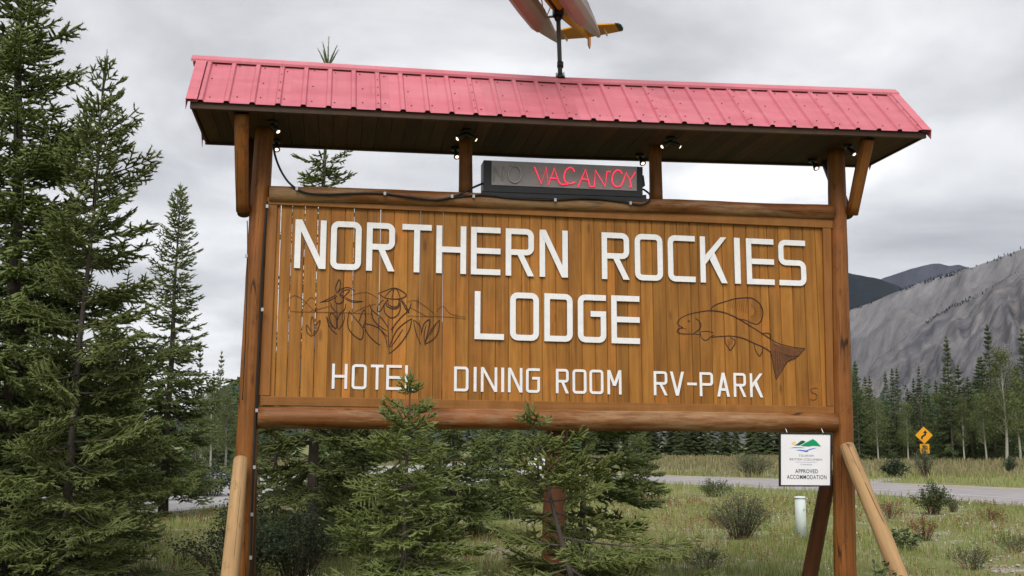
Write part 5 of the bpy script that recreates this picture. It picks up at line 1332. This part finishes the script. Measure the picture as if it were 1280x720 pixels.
# reddish seed heads and brown weeds
M_RED = plain('red_brown_seed', (0.185, 0.080, 0.040), 0.9, vary=0.4, scale=3); M_WFLOW = plain('white_flower', (0.60, 0.58, 0.54), 0.8)
def weeds(n, d0, d1, seed, mat, hmin, hmax, label, name, thr, nb_=7, sz=0.02):
    rng = np.random.default_rng(seed); P, d = scatter(n, d0, d1, rng); pt = patch(P, 0.35, seed); P, d = P[pt > thr], d[pt > thr]; G = Geo()
    for (x_, y_), dd in zip(P, d):
        h = rng.uniform(hmin, hmax); lx, ly = rng.normal(size=2) * 0.12 * h; base = np.array([x_, y_, 0]); tp = np.array([x_ + lx, y_ + ly, h])
        w_ = 0.004 * max(1, dd / 14); V = np.array([base + [-w_/2, 0, 0], base + [w_/2, 0, 0], tp]); G.add(V, np.array([[0, 1, 2]]), 0, np.zeros(3))
        C = base + (tp - base) * rng.uniform(0.45, 1.0, nb_)[:, None] + rng.normal(size=(nb_, 3)) * 0.07 * h
        V, T = leaves_np(C, rng.normal(size=(nb_, 3)), sz * max(1, dd / 16), rng, 0.8); G.add(V, T, 0, np.zeros(len(V)))
    V, T, M, A = G.arrays(); o = link(name, fast_mesh(name, V, T, [mat])); tag(o, label, 'weeds', kind='stuff')
weeds(5200, 12, 30, 95, M_RED, 0.08, 0.26, 'rusty brown seed heads scattered through the meadow', 'seed_heads', 0.46, 8, 0.018)
weeds(500, 12, 30, 96, M_WFLOW, 0.10, 0.30, 'tiny white flowers dotted in the meadow', 'white_flowers', 0.45, 2, 0.018)
L_DOCK = leaf_mat('rusty_dock_leaves', (0.125, 0.055, 0.028), (0.20, 0.10, 0.05), None, 0.2, vary=0.2, nsc=5)
for k, (px, py, w_, h_, lab) in enumerate(((1156, 676, 0.55, 0.42, 'rusty brown dock weed in the meadow right of the peeled prop log'), (1112, 648, 0.7, 0.38, 'rusty brown weed clump behind the top of the peeled prop log'), (1236, 652, 0.8, 0.36, 'rusty brown weed clump near the right edge of the meadow'), (900, 660, 0.7, 0.30, 'rusty brown weed clump left of the willow bush'))):
    shrub('dock_weed', shrub_meshes(L_DOCK, w_, h_, 26, 0.026, 34, 120 + k, asp=0.6), gp(px, py), lab, 'weed')
for k, (px, py, w_, h_, lab) in enumerate(((1216, 712, 0.7, 0.30, 'bright green weed tuft at the bottom right of the meadow'), (1268, 690, 0.8, 0.26, 'low green weed tuft by the lower right picture edge'), (880, 712, 0.8, 0.30, 'bright green weed tuft at the bottom left of the right post'), (1192, 640, 0.5, 0.34, 'thin green weed beside the roadside bush'))):
    shrub('green_weed', shrub_meshes(L_WILLOW, w_, h_, 40, 0.06, 14, 130 + k, asp=0.14, droop=-0.5), gp(px, py), lab, 'weed')
# stones lying in the grass
rng = np.random.default_rng(97); P, d = scatter(5200, 12, 32, rng); pt = patch(P, 0.3, 97); P = P[pt > 0.52]; G = Geo()
ico = np.array([(0,0,1),(0.9,0,0.3),(0.28,0.85,0.3),(-0.72,0.53,0.3),(-0.72,-0.53,0.3),(0.28,-0.85,0.3),(0,0,-0.4)]); icf = np.array([(0,1,2),(0,2,3),(0,3,4),(0,4,5),(0,5,1),(6,2,1),(6,3,2),(6,4,3),(6,5,4),(6,1,5)])
for x_, y_ in P:
    s_ = rng.uniform(0.012, 0.035) * (2.2 if rng.random() < 0.06 else 1); a = rng.random() * 6.28; c_, n_ = math.cos(a), math.sin(a)
    V = ico * (1 + 0.25 * rng.normal(size=ico.shape)) * np.array([s_, s_ * 0.8, s_ * 0.6]); V = np.stack([V[:, 0]*c_ - V[:, 1]*n_, V[:, 0]*n_ + V[:, 1]*c_, V[:, 2]], 1) + np.array([x_, y_, s_ * 0.2])
    G.add(V, icf, 0, np.zeros(7))
V, T, M, A = G.arrays(); o = link('stones', fast_mesh('stones', V, T, [plain('pale_stone', (0.36, 0.33, 0.31), 0.9, vary=0.25, scale=2)])); tag(o, 'pale pebbles lying in bare patches of the meadow', 'stones', kind='stuff')
# ------------------------------------------------------------------ thin air haze round the whole place
HZ = Mat('thin_haze'); HZ.t.nodes.remove(HZ.b)
pv = HZ.n('ShaderNodeVolumePrincipled'); pv.inputs['Color'].default_value = (0.80, 0.87, 1.0, 1); pv.inputs['Density'].default_value = 2.0e-5
HZ.l(pv.outputs[0], HZ.o.inputs['Volume'])
mb = MB(); mb.box(-8900, 8900, -8900, 8900, -40, 1900)
hzo = mb.build('haze', HZ.m); tag(hzo, 'thin bluish air over the valley', 'haze', kind='stuff')
